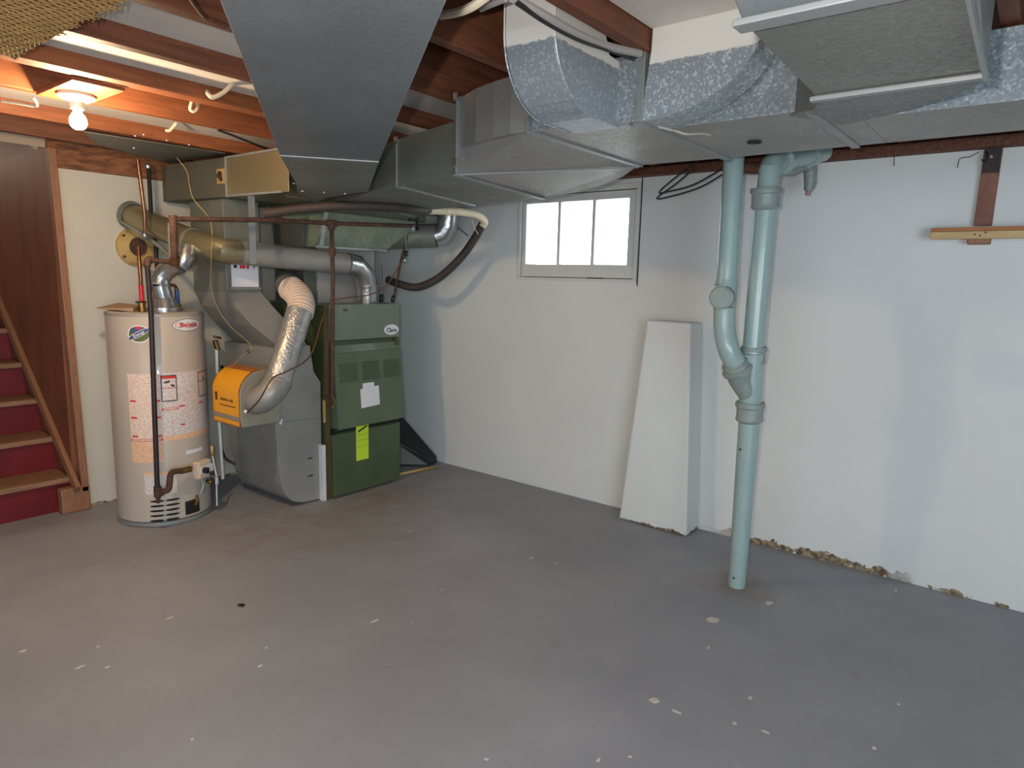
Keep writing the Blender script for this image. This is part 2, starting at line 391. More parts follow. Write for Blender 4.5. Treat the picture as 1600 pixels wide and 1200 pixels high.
# right wall around the window opening
wy0, wy1, wz0, wz1 = 2.062, 3.022, 1.503, 2.117
mb = MB(); mb.box((XW,-3.6,0),(XW+.22,wy0,2.148)); mb.box((XW,wy1,0),(XW+.22,YW+.2,2.148)); mb.box((XW,wy0,0),(XW+.22,wy1,wz0)); mb.box((XW,wy0,wz1),(XW+.22,wy1,2.148))
struct('wall_right', mb, 'wall_right_paint')
struct('wall_back', MB().prism([(1.557,0),(XW,0),(XW,2.148),(1.518,2.148)], YW, YW+.2, 'y'), 'wall_back_paint')
struct('wall_left', MB().box((-3.2,-3.6,0),(-3.0,YW,2.45)), 'stair_plaster')
struct('wall_rear', MB().box((-3.0,-3.6,0),(XW,-3.45,2.45)), 'stair_plaster')
struct('wall_stair_far', MB().box((-3.0,YW,0),(.3,YW+.2,2.45)), 'stair_plaster')
# plates on the walls
struct('trim_1', MB().box((3.80,-3.4,2.146),(XW+.2,4.6,2.196)), 'old_wood', bevel=.004)
struct('trim_2', MB().box((1.50,4.62,2.085),(3.79,YW+.2,2.196)).box((1.50,YW+.04,2.148),(3.79,YW+.2,2.40)), 'plate_wood', bevel=.004)
rim = struct('trim_3', MB().box((3.90,-3.4,2.197),(XW+.2,4.6,2.42)), 'old_wood')

# ceiling: rough subfloor, joists, pale panels between them
ceil = struct('ceiling', MB().box((-3.0,-3.45,2.42),(XW+.22,YW+.2,2.46)), 'subfloor')
joists = [-3.0,-2.55,-2.1,-1.65,-1.2,-.75,-.3,.14,.615,1.04,1.50,1.935,2.375,2.805,3.275,3.855,4.35]
for i, y in enumerate(joists):
    x0 = -3.0; x1 = 3.89
    t = .085 if abs(y-2.805) < .01 else .045
    mb = MB().box((x0,y,2.2),(x1,y+t,2.415))
    mb.build('joist', 'joist_wood_b' if i in (13,14,15) else 'joist_wood', ceil, bevel=.003)
for a, b_, z in ((.66,1.035,2.262),(1.985,2.37,2.262),(2.425,2.80,2.258),(3.325,3.85,2.268),(.19,.61,2.262)):
    MB().box((-1.2,a,z),(1.953 if a < 1 else 2.62 if a < 3 else 2.9,b_,z+.012)).build('ceiling_panel', 'pale_board', ceil)
# bridging pieces seen as the edge of a bright bay
MB().box((-1.2,1.96,2.262),(-1.1,1.985,2.3)).build('cleat', 'pale_board', ceil)

# window in the right wall
win = bpy.data.objects.new('window_1', None); COL.objects.link(win); win.location = (XW, 2.54, 1.8); win['kind'] = 'structure'
mb = MB()
mb.box((XW-.012,wy0,wz0),(XW+.05,wy1,1.522)); mb.box((XW-.012,wy0,2.085),(XW+.05,wy1,wz1))
mb.box((XW-.012,wy0,1.522),(XW+.05,2.09,2.085)); mb.box((XW-.012,2.995,1.522),(XW+.05,wy1,2.085))
mb.build('window_frame', 'window_paint', win, .003)
mb = MB()
x0, x1 = XW+.004, XW+.045
mb.box((x0,2.096,1.526),(x1,2.989,1.612)); mb.box((x0,2.096,2.030),(x1,2.989,2.079)); mb.box((x0,2.096,1.612),(x1,2.143,2.030)); mb.box((x0,2.958,1.612),(x1,2.989,2.030))
mb.build('sash', 'window_paint', win, .003)
MB().box((XW+.046,2.07,1.51),(XW+.056,2.10,2.11)).box((XW+.046,2.985,1.51),(XW+.056,3.01,2.11)).box((XW+.046,2.10,1.51),(XW+.056,2.985,1.54)).box((XW+.046,2.10,2.07),(XW+.056,2.985,2.11)).build('stop_gap', 'slot', win)
for y in (2.405, 2.680):
    MB().box((x0+.004,y-.011,1.612),(x1-.004,y+.011,2.030)).build('muntin', 'window_paint', win, .003)
for a, b_ in ((2.143,2.394),(2.416,2.669),(2.691,2.958)):
    MB().box((XW+.022,a,1.612),(XW+.026,b_,2.030)).build('pane', 'glass', win)
MB().box((XW-.016,2.30,1.520),(XW-.006,2.42,1.527)).build('latch_gap', 'slot', win)
# trim strip running up beside the window
struct('trim_4', MB().box((XW-.006,2.052,1.48),(XW,2.057,2.146)), 'slot')

# pier against the right wall
mb = MB()
zt = 1.28
mb.hexa([(3.68,1.54,0),(3.68,2.0,0),(XW-.001,2.05,0),(XW-.001,1.54,0)], [(3.69,1.605,zt),(3.69,1.885,zt),(XW-.001,1.89,zt-.005),(XW-.001,1.60,zt-.005)])
o = mb.build('pier', 'pier_paint', bevel=.012)
tag(o, 'white painted tapered masonry pier standing against the white wall below the window', 'pier')

# ------------------------------------------------------------------ stairs
st = thing('staircase', (1.0,4.7,0), 'worn wooden staircase with dark red risers climbing beside the brown plywood side', 'stairs')
rise, run = .216, .243
for i in range(9):
    y = 4.69 + i*run; z = rise*(i+1)
    MB().box((.30,y-.035,z-.032),(1.489,y+run,z)).build('tread', 'tread_wood', st, .006)
    MB().box((.30,y,z-rise),(1.489,y+.018,z-.033)).build('riser', 'red_paint', st)
mb = MB().bar((1.478,4.56,.155),(1.478,6.8,2.18),.028,.06)
mb.build('skirt_board', 'trim_wood', st, .004)
mb = MB().box((1.40,4.60,0),(1.56,4.67,.16)); mb.build('newel_block', 'trim_wood', st, .01)
o = MB().box((1.49,4.665,.0),(1.515,8.2,2.2)).build('plywood_panel', 'plywood')
tag(o, 'brown stained plywood sheet closing the side of the red stairs', 'panel')
o = MB().hexa([(1.515,4.60,.12),(1.556,4.60,.12),(1.556,4.66,.12),(1.515,4.66,.12)],[(1.475,4.60,2.19),(1.516,4.60,2.19),(1.516,4.66,2.19),(1.475,4.66,2.19)]).build('corner_board', 'trim_wood', None, .004)
tag(o, 'narrow upright wooden board between the plywood stair side and the cream wall', 'board')
struct('wall_stair_left', MB().box((.25,4.72,0),(.3,8.3,3.6)), 'stair_plaster')
struct('wall_stair_end', MB().box((.3,8.2,0),(1.6,8.3,3.6)), 'stair_plaster')
struct('ceiling_stair', MB().hexa([(.3,4.72,2.2),(1.6,4.72,2.2),(1.6,8.2,3.5),(.3,8.2,3.5)],[(.3,4.72,2.25),(1.6,4.72,2.25),(1.6,8.2,3.55),(.3,8.2,3.55)]), 'stair_plaster')
struct('wall_stair_right', MB().prism([(4.86,2.2),(8.2,2.2),(8.2,3.5)], 1.49, 1.56, 'x'), 'stair_plaster')

# ------------------------------------------------------------------ supply duct: trunk, offset, taper, hood, neck
sd = thing('supply_duct', (2.4,1.5,2.0), 'long galvanised supply trunk duct under the joists, along the right wall to the furnace', 'duct')
zb, ztp = 2.0, 2.19
def smooth_bottom(o):
    o.data.materials.append(MAT['galv'])
    for p in o.data.polygons:
        if p.normal.z < -.9: p.material_index = 1
def ductpart(name, bot, top, m='galv', parent=sd, bevel=.003): return MB().hexa(bot, top).build(name, m, parent, bevel)
def flat(poly, z0, z1): return [(x,y,z0) for x,y in poly], [(x,y,z1) for x,y in poly]
smooth_bottom(ductpart('trunk_section', *flat([(2.28,-2.6),(2.70,-2.6),(2.70,.50),(2.28,.50)], zb, ztp), m='galv_spangled'))
smooth_bottom(ductpart('trunk_section', *flat([(2.10,.50),(2.70,.50),(2.70,1.07),(2.10,1.07)], zb, ztp), m='galv_spangled'))
smooth_bottom(ductpart('trunk_section', *flat([(1.96,1.07),(2.70,1.07),(2.68,1.45),(1.90,1.44)], zb, ztp), m='galv_spangled'))
# offset section: flat part stays level, second half drops to the lower duct, both sides bulge
Lc = [(1.90,1.44),(1.895,1.53),(1.91,1.62),(1.94,1.73),(2.0,1.86)]
Rc = [(2.68,1.45),(2.78,1.58),(2.83,1.72),(2.83,1.86),(2.76,2.01)]
mb = MB(); nb = len(Lc)
V = []
for k, ((lx,ly),(rx,ry)) in enumerate(zip(Lc, Rc)):
    zr = zb - .095*k/(nb-1)
    V += [(lx,ly,zb if k < nb-1 else zb), (rx,ry,zr), (lx,ly,ztp), (rx,ry,ztp)]
Fc = []
V2 = V + [(2.0,1.862,1.905)]
BL = len(V)
for k in range(nb-1):
    a = k*4; c = a+4
    Fc += [(a,c,c+2,a+2), (a+1,a+3,c+3,c+1), (a+2,c+2,c+3,a+3)]
# bottom: upper flat triangle fan then sloping fan from the crease
bl = [k*4 for k in range(nb)]; brr = [k*4+1 for k in range(nb)]
Fc += [tuple([brr[0]] + bl + [BL])]
Fc += [tuple([BL] + brr[::-1])]
Fc += [(bl[-1], BL, brr[-1], (nb-1)*4+3, (nb-1)*4+2)]
Fc += [(0,1,3,2)]
mb.add(V2, Fc); mb.build('offset_section', 'galv', sd)
mb = MB().bar((2.0,1.866,1.902),(2.69,1.455,1.994),.006,.006); mb.build('crease', 'galv_seam', sd)
S2b = [(2.0,1.87),(2.19,2.60),(2.60,3.55),(2.66,4.25),(3.60,4.25),(3.58,3.68),(3.02,3.34),(2.90,2.70),(2.76,2.02)]
ductpart('tapered_section', *flat(S2b, 1.905, 2.11), m='galv_dull')
# drive cleats (raised seams)
def cleat(p, q, m='galv_seam', parent=sd, w_=.028, h=.008): MB().bar(p, q, w_, h).build('drive_cleat', m, parent, .002)
cleat((1.89,1.445,1.997),(2.69,1.445,1.997)); cleat((1.96,1.07,1.997),(2.71,1.07,1.997)); cleat((2.09,.60,1.997),(2.71,.60,1.997))
cleat((1.99,1.875,1.90),(2.77,2.015,1.90)); cleat((2.15,2.36,1.902),(2.86,2.56,1.902))
for p in ((2.09,.60),): cleat((p[0],p[1],1.99),(p[0],p[1],2.19))
cleat((1.893,1.445,1.99),(1.893,1.445,2.19)); cleat((1.995,1.868,1.9),(1.995,1.868,2.195)); cleat((2.135,2.37,1.9),(2.135,2.37,2.11))
# joint lines beside the seams and the plugged hole
mb = MB().lathe([(0,0),(.024,0),(.024,.004),(0,.004)], (2.44,.87,1.994), 20); mb.build('plugged_hole', 'slot', sd)
for px, py in ((857,236),(847,251),(865,259),(897,256),(815,252)):
    p = P(px, py, Z=1.993); MB().lathe([(0,0),(.005,0),(.005,.004),(0,.004)], p, 8).build('screw', 'slot', sd)
hm = 'galv_dull'
ductpart('plenum_hood', [(2.68,3.76,1.68),(3.26,3.76,1.68),(3.26,4.24,1.68),(2.68,4.24,1.68)], [(2.72,3.70,1.904),(3.57,3.70,1.904),(3.57,4.25,1.904),(2.66,4.25,1.904)], m='hood_metal' if 'hood_metal' in MAT else mat('hood_metal', (136,146,126), .5, .2, .3, 5, spangle=.15))
mb = MB().box((2.76,3.86,1.31),(3.25,4.22,1.68)); mb.build('plenum_neck', 'galv', sd, .003)
mb = MB().bar((2.67,3.70,1.68),(2.70,3.68,1.90),.03,.02); mb.build('hood_flange', 'galv_seam', sd)
mb = MB().bar((2.67,3.755,1.682),(3.27,3.755,1.682),.02,.014); mb.build('hood_flange', 'galv_seam', sd)
mb = MB().box((2.665,3.88,1.31),(2.765,4.22,1.86)); mb.build('side_plenum', mat('galv_plenum_shade', (96,98,92), .5, .3, .25, 4), sd, .003)  # bulb shadow on the side plenum painted in as a darker metal
# dimples and screws along the dark lower duct
for px, py in ((459,286),(481,291),(472,298),(505,300),(538,302)):
    p = P(px, py, Z=1.90)
    MB().lathe([(0,-.004),(.005,-.004),(.006,0),(0,0)], p, 8).build('screw', 'screw', sd)

for p in ((1.985,1.868,2.185),(1.985,1.868,1.94),(2.13,2.37,2.10)):
    MB().box((p[0]-.012,p[1]-.012,p[2]-.012),(p[0],p[1]+.012,p[2]+.02)).build('clip', 'screw', sd, .003)
# branch ducts rising off the trunk
b1 = thing('branch_duct', (1.9,1.28,2.0), 'galvanised elbow riser with white painted top, left one of the two on the trunk', 'duct', )
def elbow_profile():
    out = [(1.97,1.99),(1.80,1.99)] + [(1.80-.21*math.sin(t), 2.20-.21*math.cos(t)) for t in [math.radians(a) for a in range(10,91,10)]] + [(1.59,2.42)]
    inn = [(1.865,2.42),(1.865,2.24),(1.89,2.19),(1.97,2.185)]
    return out + inn
MB().prism(elbow_profile(), 1.14, 1.31, 'y').build('elbow', 'riser_metal_smooth', b1, .003)
for yy in (1.136, 1.313):
    seam = [(1.95,yy,1.99),(1.80,yy,1.99)] + [(1.80-.211*math.sin(math.radians(a)), yy, 2.20-.211*math.cos(math.radians(a))) for a in range(8,91,8)] + [(1.588,yy,2.41)]
    MB().tube(seam, .0028, 6).build('seam', 'riser_metal', b1)
MB().box((1.955,1.10,1.992),(1.985,1.33,2.20)).build('collar', 'galv_seam', b1, .002)
b2 = thing('branch_duct', (2.0,.85,2.0), 'spangled galvanised elbow riser with white painted top, right one beside the wire hanger', 'duct')
out = [(1.06,1.998)] + [(1.04-.345*math.sin(math.radians(a)), 2.22-.222*math.cos(math.radians(a))) for a in range(3,91,8)] + [(.695,2.42)]
MB().prism(out + [(1.03,2.42),(1.035,2.2)], 1.955, 2.085, 'x').build('elbow', 'riser_metal', b2, .003)
seam = [(1.952,1.04-.346*math.sin(math.radians(a)),2.22-.223*math.cos(math.radians(a))) for a in range(0,91,6)] + [(1.952,.694,2.41)]
MB().tube(seam, .0025, 6).build('seam', 'riser_metal', b2)
MB().box((1.95,1.05,1.995),(2.09,1.075,2.21)).build('collar', 'galv_seam', b2, .002)
# the wire hanger knotted under the trunk
o = MB().tube(cr([(2.0,1.02,1.985),(2.04,.99,1.978),(2.07,1.0,1.985),(2.10,.97,1.975),(2.16,.95,1.985),(2.22,.94,1.99)],5), .004, 6).build('hanger_wire', 'grey_cable')
tag(o, 'short twisted grey hanger wire under the trunk at the second branch elbow', 'wire')

# near take off duct over the camera's right
nd = thing('branch_duct', (1.5,.28,1.9), 'wide low galvanised cross duct at top right turning into the trunk', 'duct')
ductpart('duct_section', [(1.09,.118,1.9),(1.56,.140,1.9),(1.56,.436,1.9),(1.09,.418,1.9)], [(1.09,.118,2.14),(1.56,.140,2.16),(1.56,.436,2.16),(1.09,.418,2.14)], parent=nd, m='galv_near')
ductpart('duct_section', [(-2.6,.07,1.93),(1.045,.112,1.93),(1.045,.42,1.93),(-2.6,.42,1.93)], [(-2.6,.07,2.14),(1.045,.112,2.14),(1.045,.42,2.14),(-2.6,.42,2.14)], parent=nd, m='galv_near')
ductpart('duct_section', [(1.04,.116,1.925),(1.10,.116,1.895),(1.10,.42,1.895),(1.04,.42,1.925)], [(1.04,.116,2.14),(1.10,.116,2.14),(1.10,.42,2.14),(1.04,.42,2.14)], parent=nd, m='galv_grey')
cv = [(1.57,.146,1.9),(1.72,.152,1.925),(1.87,.185,1.948),(2.02,.255,1.968),(2.15,.35,1.982),(2.25,.45,1.990),(2.32,.56,1.996)]
tb = [(1.57,.437,1.9),(1.70,.47,1.915),(1.82,.505,1.935),(1.92,.54,1.955),(2.0,.575,1.975),(2.06,.61,1.99),(2.13,.66,1.997)]
mb = MB(); V = []
for a, c in zip(cv, tb): V += [a, c, (a[0],a[1],2.17), (c[0],c[1],2.17)]
Fc = [q for k in range(6) for q in ((4*k,4*k+1,4*k+5,4*k+4),(4*k+2,4*k+6,4*k+7,4*k+3),(4*k,4*k+4,4*k+6,4*k+2),(4*k+1,4*k+3,4*k+7,4*k+5))] + [(0,2,3,1),(24,25,27,26)]
mb.add(V, Fc, True); mb.build('boot', 'galv_near', nd)
cleat((1.565,.135,1.893),(1.565,.445,1.893), 'galv_seam', nd, .02, .01)
cleat((1.075,.11,1.893),(1.075,.425,1.893), 'galv_seam', nd, .04, .01)
MB().bar((-2.6,.07,1.915),(1.565,.138,1.89),.006,.014).build('standing_seam', 'galv_seam', nd)

# ------------------------------------------------------------------ return duct
rd = thing('return_duct', (1.3,2.0,1.95), 'wide grey return duct running across the ceiling and dropping beside the furnace', 'duct')
zd = 1.93
Ld0 = P(300,-110,Z=zd); Rd0 = P(745,-110,Z=zd); Ld1 = P(437,243,Z=zd); Rd1 = P(592,253,Z=zd)
bot = [Rd0, Ld0, Ld1, Rd1]
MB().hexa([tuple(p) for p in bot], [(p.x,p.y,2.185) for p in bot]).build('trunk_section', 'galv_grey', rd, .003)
e0 = P(465,290,Z=1.895); e1 = P(575,300,Z=1.895)
bx = [(2.12,3.16),(2.07,3.10),(1.98,2.98)]
# cross broken transition piece
mid = (Ld1*.0 + Rd1*0 + (e0+e1)*.5); mid.z = 1.88
V = [Ld1, Rd1, e1, e0, mid] + [(p.x,p.y,2.12) for p in (Ld1,Rd1,e1,e0)]
V = [tuple(v) for v in V]
MB().add(V, [(0,4,1),(1,4,2),(0,3,4),(3,2,4),(5,6,7,8),(0,1,6,5),(1,2,7,6),(2,3,8,7),(3,0,5,8)]).build('transition', 'galv_dull', rd)
cleat(Ld1, Rd1, 'galv_seam', rd, .02, .008)
# header box: left face lit, rounded near corner
hp = [P(452,301,Z=1.92), P(450,302,Z=1.925), P(430,304,Z=1.93)]
z0 = 1.935
A = P(452,300,Z=z0); B = P(355,305,Z=z0+.015); C = P(262,311,Z=1.955); D = P(250,309,Z=1.955)
def hb(pts, m): MB().hexa([(x,y,z0+.006*max(0,y-3)) for x,y in pts], [(x,y,2.165) for x,y in pts]).build('header_box', m, rd, .003)
zt_ = 2.165
mat('galv_warm', (158,148,118), .34, .65, .15, 2); mat('galv_header_shade', (104,102,90), .5, .3, .25, 3)  # second metal: header box's dim left end, shade painted into the colour
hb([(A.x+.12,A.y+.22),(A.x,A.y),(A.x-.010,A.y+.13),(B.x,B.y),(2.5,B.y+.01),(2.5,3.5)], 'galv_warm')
hb([(B.x,B.y+.001),(C.x,C.y),(C.x+.02,4.575),(2.62,4.575),(2.55,B.y+.011)], 'galv_header_shade')
cleat((B.x-.004,B.y,z0),(B.x-.004,B.y,zt_), 'galv_seam', rd, .008, .014)
MB().bar((A.x-.012,A.y+.05,zt_-.004),(B.x-.004,B.y,zt_-.004),.008,.012).build('edge_seam', 'galv_seam', rd)
MB().bar((A.x-.012,A.y+.05,z0+.004),(B.x-.004,B.y,z0+.01),.008,.012).build('edge_seam', 'galv_seam', rd)
# bridge between transition and header box
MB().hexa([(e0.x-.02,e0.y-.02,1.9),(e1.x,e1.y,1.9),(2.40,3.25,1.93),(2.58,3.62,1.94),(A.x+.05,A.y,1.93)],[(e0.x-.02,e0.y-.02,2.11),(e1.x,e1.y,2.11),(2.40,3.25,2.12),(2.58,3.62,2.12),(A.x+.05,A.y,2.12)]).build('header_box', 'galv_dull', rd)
# vertical drop with an offset and a boot into the furnace side
prof = [(2.165,1.94),(2.165,1.40),(2.185,1.32),(2.24,1.22),(2.32,1.11),(2.42,1.0)]
MB().hexa([(2.17,3.96,1.38),(2.40,3.96,1.38),(2.40,4.37,1.38),(2.17,4.37,1.38)],[(2.165,3.96,1.96),(2.40,3.96,1.96),(2.40,4.37,1.96),(2.165,4.37,1.96)]).build('drop', 'galv_dull', rd, .003)
rows = [ # z, xl, xr, yf, yb   offset sweeping right and forward
 (1.38,2.17,2.40,3.96,4.37),(1.28,2.20,2.455,3.90,4.34),(1.18,2.26,2.52,3.84,4.31),(1.10,2.33,2.57,3.78,4.29),(1.04,2.38,2.585,3.74,4.28)]
mb = MB(); V = []
for z, xl, xr, yf, yb in rows: V += [(xl,yf,z),(xr,yf,z),(xr,yb,z),(xl,yb,z)]
Fc = [(4*k+j,4*k+(j+1)%4,4*k+4+(j+1)%4,4*k+4+j) for k in range(len(rows)-1) for j in range(4)] + [(0,3,2,1),(16,17,18,19)]
mb.add(V, Fc); mb.build('offset', 'galv', rd)
# boot: rounded heel at the bottom
heel = [(2.30,1.05),(2.31,.60),(2.325,.30),(2.34,.16),(2.37,.09),(2.42,.04),(2.50,.012),(2.65,.005),(2.65,.42),(2.652,.8),(2.60,.88),(2.575,1.05)]
MB().prism(heel, 3.70, 4.26, 'y').build('boot', 'galv', rd, .003)
MB().bar((2.31,3.697,.58),(2.60,3.697,.56),.012,.006).build('seam', 'galv_seam', rd)
MB().box((2.625,3.655,.0),(2.65,3.70,.385)).build('filter_slot_cover', 'white_plastic', rd, .002)
for z in (.18,.30): MB().box((2.54,3.695,z),(2.575,3.7,z+.006)).build('rivet_slot', 'slot', rd)
# sticker on the drop
MB().box((2.20,3.952,1.415),(2.38,3.957,1.57)).build('maker_sticker', 'paper_white', rd)
MB().box((2.215,3.949,1.53),(2.235,3.953,1.555)).build('sticker_mark', 'ink', rd)
for a in (2.255,2.275,2.30): MB().box((a,3.949,1.528),(a+.017,3.953,1.553)).build('sticker_mark', 'ink_red', rd)
MB().box((2.345,3.949,1.53),(2.355,3.953,1.55)).build('sticker_mark', 'ink_grey', rd)
MB().box((2.19,3.951,1.40),(2.40,3.955,1.412)).build('seam', 'galv_seam', rd)
# damper handle plate on the header box
q0 = P(340,275,X=B.x+.0); 
pc = Vector((C.x + (B.x-C.x)*.93, C.y + (B.y-C.y)*.93, 2.06)); nrm = Vector((-(B.y-C.y), (B.x-C.x), 0)).normalized(); dr = Vector((B.x-C.x, B.y-C.y, 0)).normalized()
if nrm.x > 0: nrm = -nrm
def onface(u, v, d=.004): return pc + dr*u + Vector((0,0,v)) + nrm*d
sq = [onface(*c) for c in ((-.045,-.042),(.045,-.042),(.045,.042),(-.045,.042))]; sq2 = [onface(c[0],c[1],.001) for c in ((-.045,-.042),(.045,-.042),(.045,.042),(-.045,.042))]
MB().hexa(sq2, sq).build('control_plate', 'cream_rust', rd)
MB().tube([onface(.01,-.028,.012), onface(0,.0,.02), onface(0,.024,.012)], [.008,.014,.010], 8).build('control_knob', 'iron_dark', rd)
# hanger strap in front
o = MB().hexa([tuple(P(387,306,Y=3.62)+Vector((0,.0,0))),tuple(P(398,306,Y=3.62)),tuple(P(398,306,Y=3.625)),tuple(P(387,306,Y=3.625))],
              [tuple(P(391,413,Y=3.62)),tuple(P(401,413,Y=3.62)),tuple(P(401,413,Y=3.625)),tuple(P(391,413,Y=3.625))]).build('hanger_strap', 'galv_seam')
tag(o, 'flat galvanised hanger strap holding up the furnace vent pipe', 'strap')
# sheet metal pan closing the joist bay over the water heater
pp = [P(130,206,Z=2.195),P(300,232,Z=2.195),P(352,240,Z=2.195),P(262,255,Z=2.195),P(150,225,Z=2.195)]
o = MB().hexa([tuple(p) for p in pp],[(p.x,p.y,2.199) for p in pp]).build('joist_pan', 'galv_dull'); tag(o, 'dark sheet metal pan closing the joist bay above the water heater', 'sheet metal')
for px, py in ((211,212),(224,210),(260,219),(295,226),(209,231)):
    MB().lathe([(0,-.004),(.006,-.004),(.007,0),(0,0)], P(px,py,Z=2.193), 8).build('screw', 'screw', o)

# ------------------------------------------------------------------ furnace
fu = thing('furnace', (2.97,3.98,0), 'olive green upright gas furnace with louvred front and lime sticker', 'furnace')
FX0, FX1, FY = 2.665, 3.292, 3.645
mb = MB().box((FX0,FY+.03,.0),(FX1,4.34,1.30)); mb.build('cabinet', 'green_dark', fu, .006)
mb = MB().box((FX0+.03,FY-.005,1.075),(FX1,FY+.03,1.312)); mb.box((FX0+.03,FY+.03,1.295),(FX1,4.34,1.312)); mb.build('upper_panel', 'green_grey', fu, .004)
mb = MB().hexa([(FX0+.05,FY-.0,.93),(FX1-.01,FY-.0,.93),(FX1-.01,FY+.03,.93),(FX0+.05,FY+.03,.93)],[(FX0+.05,FY+.025,1.07),(FX1-.01,FY+.025,1.07),(FX1-.01,FY+.04,1.07),(FX0+.05,FY+.04,1.07)]); mb.build('draft_recess', 'green_dark', fu)
mb = MB().box((FX1-.035,FY-.002,.93),(FX1-.002,FY+.03,1.07)); mb.build('recess_side', 'green_dark', fu)
# middle panel leaning out at its foot
pb = [(FX0+.045,FY-.055,.485),(FX1+.008,FY-.055,.485),(FX1+.008,FY+.03,.485),(FX0+.045,FY+.03,.485)]
pm = [(FX0+.045,FY-.012,.99),(FX1,FY-.012,.99),(FX1,FY+.03,.99),(FX0+.045,FY+.03,.99)]
pan = MB().hexa(pb, pm).hexa([(x,y,.99) for x,y,_ in pm],[(FX0+.045,FY+.015,1.045),(FX1-.005,FY+.015,1.045),(FX1-.005,FY+.03,1.045),(FX0+.045,FY+.03,1.045)]).build('burner_door', 'green_panel', fu, .005)
def fy(z): return FY-.055 + (.043)*(z-.485)/.505
for k in range(3):
    xa = FX0 + .08 + k*.19
    for j in range(9):
        z = .80 + j*.0145
        MB().bar((xa,fy(z)-.002,z),(xa+.145,fy(z)-.002,z),.006,.006).build('louvre', 'green_dark', pan)
mb = MB().box((FX0+.03,FY-.012,.015),(FX1-.004,FY+.03,.445)); lp = mb.build('lower_door', 'green_lower', fu, .005)
MB().box((FX0+.03,FY+.0,.445),(FX1-.004,FY+.03,.485)).build('door_gap', 'dark_gap', fu)
for z in (.45,.47): MB().bar((FX0+.05,FY-.003,z),(FX1-.01,FY-.003,z),.004,.004).build('gap_rib', 'green_dark', fu)
MB().box((FX0-.002,FY+.02,.0),(FX0+.03,FY+.04,1.31)).build('corner_post', 'rust_edge' if 'rust_edge' in MAT else mat('rust_edge', (88,84,52), .6, .1, col2=(98,66,42), nscale=9), fu)
# stickers
def yplane(x, z, y): return (x, y, z)
def ellipse(cx, cz, a, b, y, n=28): return [(cx+a*math.cos(2*pi*i/n), y, cz+b*math.sin(2*pi*i/n)) for i in range(n)]
def patch(pts, name, m, parent): return MB().add(pts, [tuple(range(len(pts)))]).build(name, m, parent)
c0 = P(611.5,515,Y=FY-.006)
patch(ellipse(c0.x,c0.z,.068,.037,FY-.0065), 'oval_badge', 'paper_white', fu)
text_mb('Clare', .042, lambda u,v: (c0.x+u, FY-.0075, c0.z+v-.004), .0012).build('badge_lettering', 'ink', fu)
t0 = P(540,484.5,Y=FY-.006)
text_mb('REC', .022, lambda u,v: (t0.x+u, FY-.0062, t0.z+v), .001).build('panel_lettering', 'ink', fu)
s0 = P(556,664,Y=FY-.013); s1 = P(576,716,Y=FY-.013)
patch([(s0.x,FY-.0135,s1.z),(s1.x,FY-.0135,s1.z),(s1.x,FY-.0135,s0.z),(s0.x,FY-.0135,s0.z)], 'lime_sticker', 'label_lime', fu)
cx = (s0.x+s1.x)/2
for zz, h in ((s0.z-.075,.002),(s0.z-.115,.002),(s0.z-.16,.0015)): patch([(s0.x+.006,FY-.0142,zz),(s1.x-.006,FY-.0142,zz),(s1.x-.006,FY-.0142,zz+h),(s0.x+.006,FY-.0142,zz+h)], 'sticker_line', 'logo_green', fu)
MB().bar((s0.x+.018,FY-.0142,s0.z-.052),(s1.x-.012,FY-.0142,s0.z-.018),.001,.012,(0,0,1)).build('sticker_arrow', 'ink', fu)
p0 = P(562,608,Y=FY-.03); p1 = P(592,634,Y=FY-.035)
def fpt(x, z, d): return (x, fy(z)-d, z)
patch([fpt(p0.x,p1.z+.005,.002),fpt(p1.x,p1.z+.012,.002),fpt(p1.x,p0.z+.01,.002),fpt(p0.x,p0.z,.002)], 'paper_note', 'paper_white', fu)
p2 = P(566,599,Y=FY-.03); p3 = P(584,611,Y=FY-.03)
patch([fpt(p2.x,p3.z,.003),fpt(p3.x,p3.z,.003),fpt(p3.x,p2.z,.003),fpt(p2.x,p2.z,.003)], 'paper_note', 'paper_white', fu)
# latch on the left edge of the lower cabinet
MB().tube([P(503,623,Y=FY-.03),P(521,619,Y=FY-.03)], .009, 8).build('latch', 'rust', fu)
MB().tube([P(519,620,Y=FY-.035),P(523,628,Y=FY-.035),P(518,638,Y=FY-.035)], .008, 8).build('latch', 'brass', fu)
MB().bar(P(506,625,Y=FY-.01),P(507,660,Y=FY-.01),.012,.012).build('latch_rod', 'cream_rust', fu)
# switch box on the right side
sb = MB().box((FX1,3.78,.70),(FX1+.065,3.87,.84)).build('switch_box', 'galv_seam', fu, .004)
MB().tube(cr([(FX1+.03,3.80,.70),(FX1+.035,3.79,.66),(FX1+.07,3.79,.66),(FX1+.06,3.80,.70)],4), .006, 6).build('cable', 'black_plastic', sb)

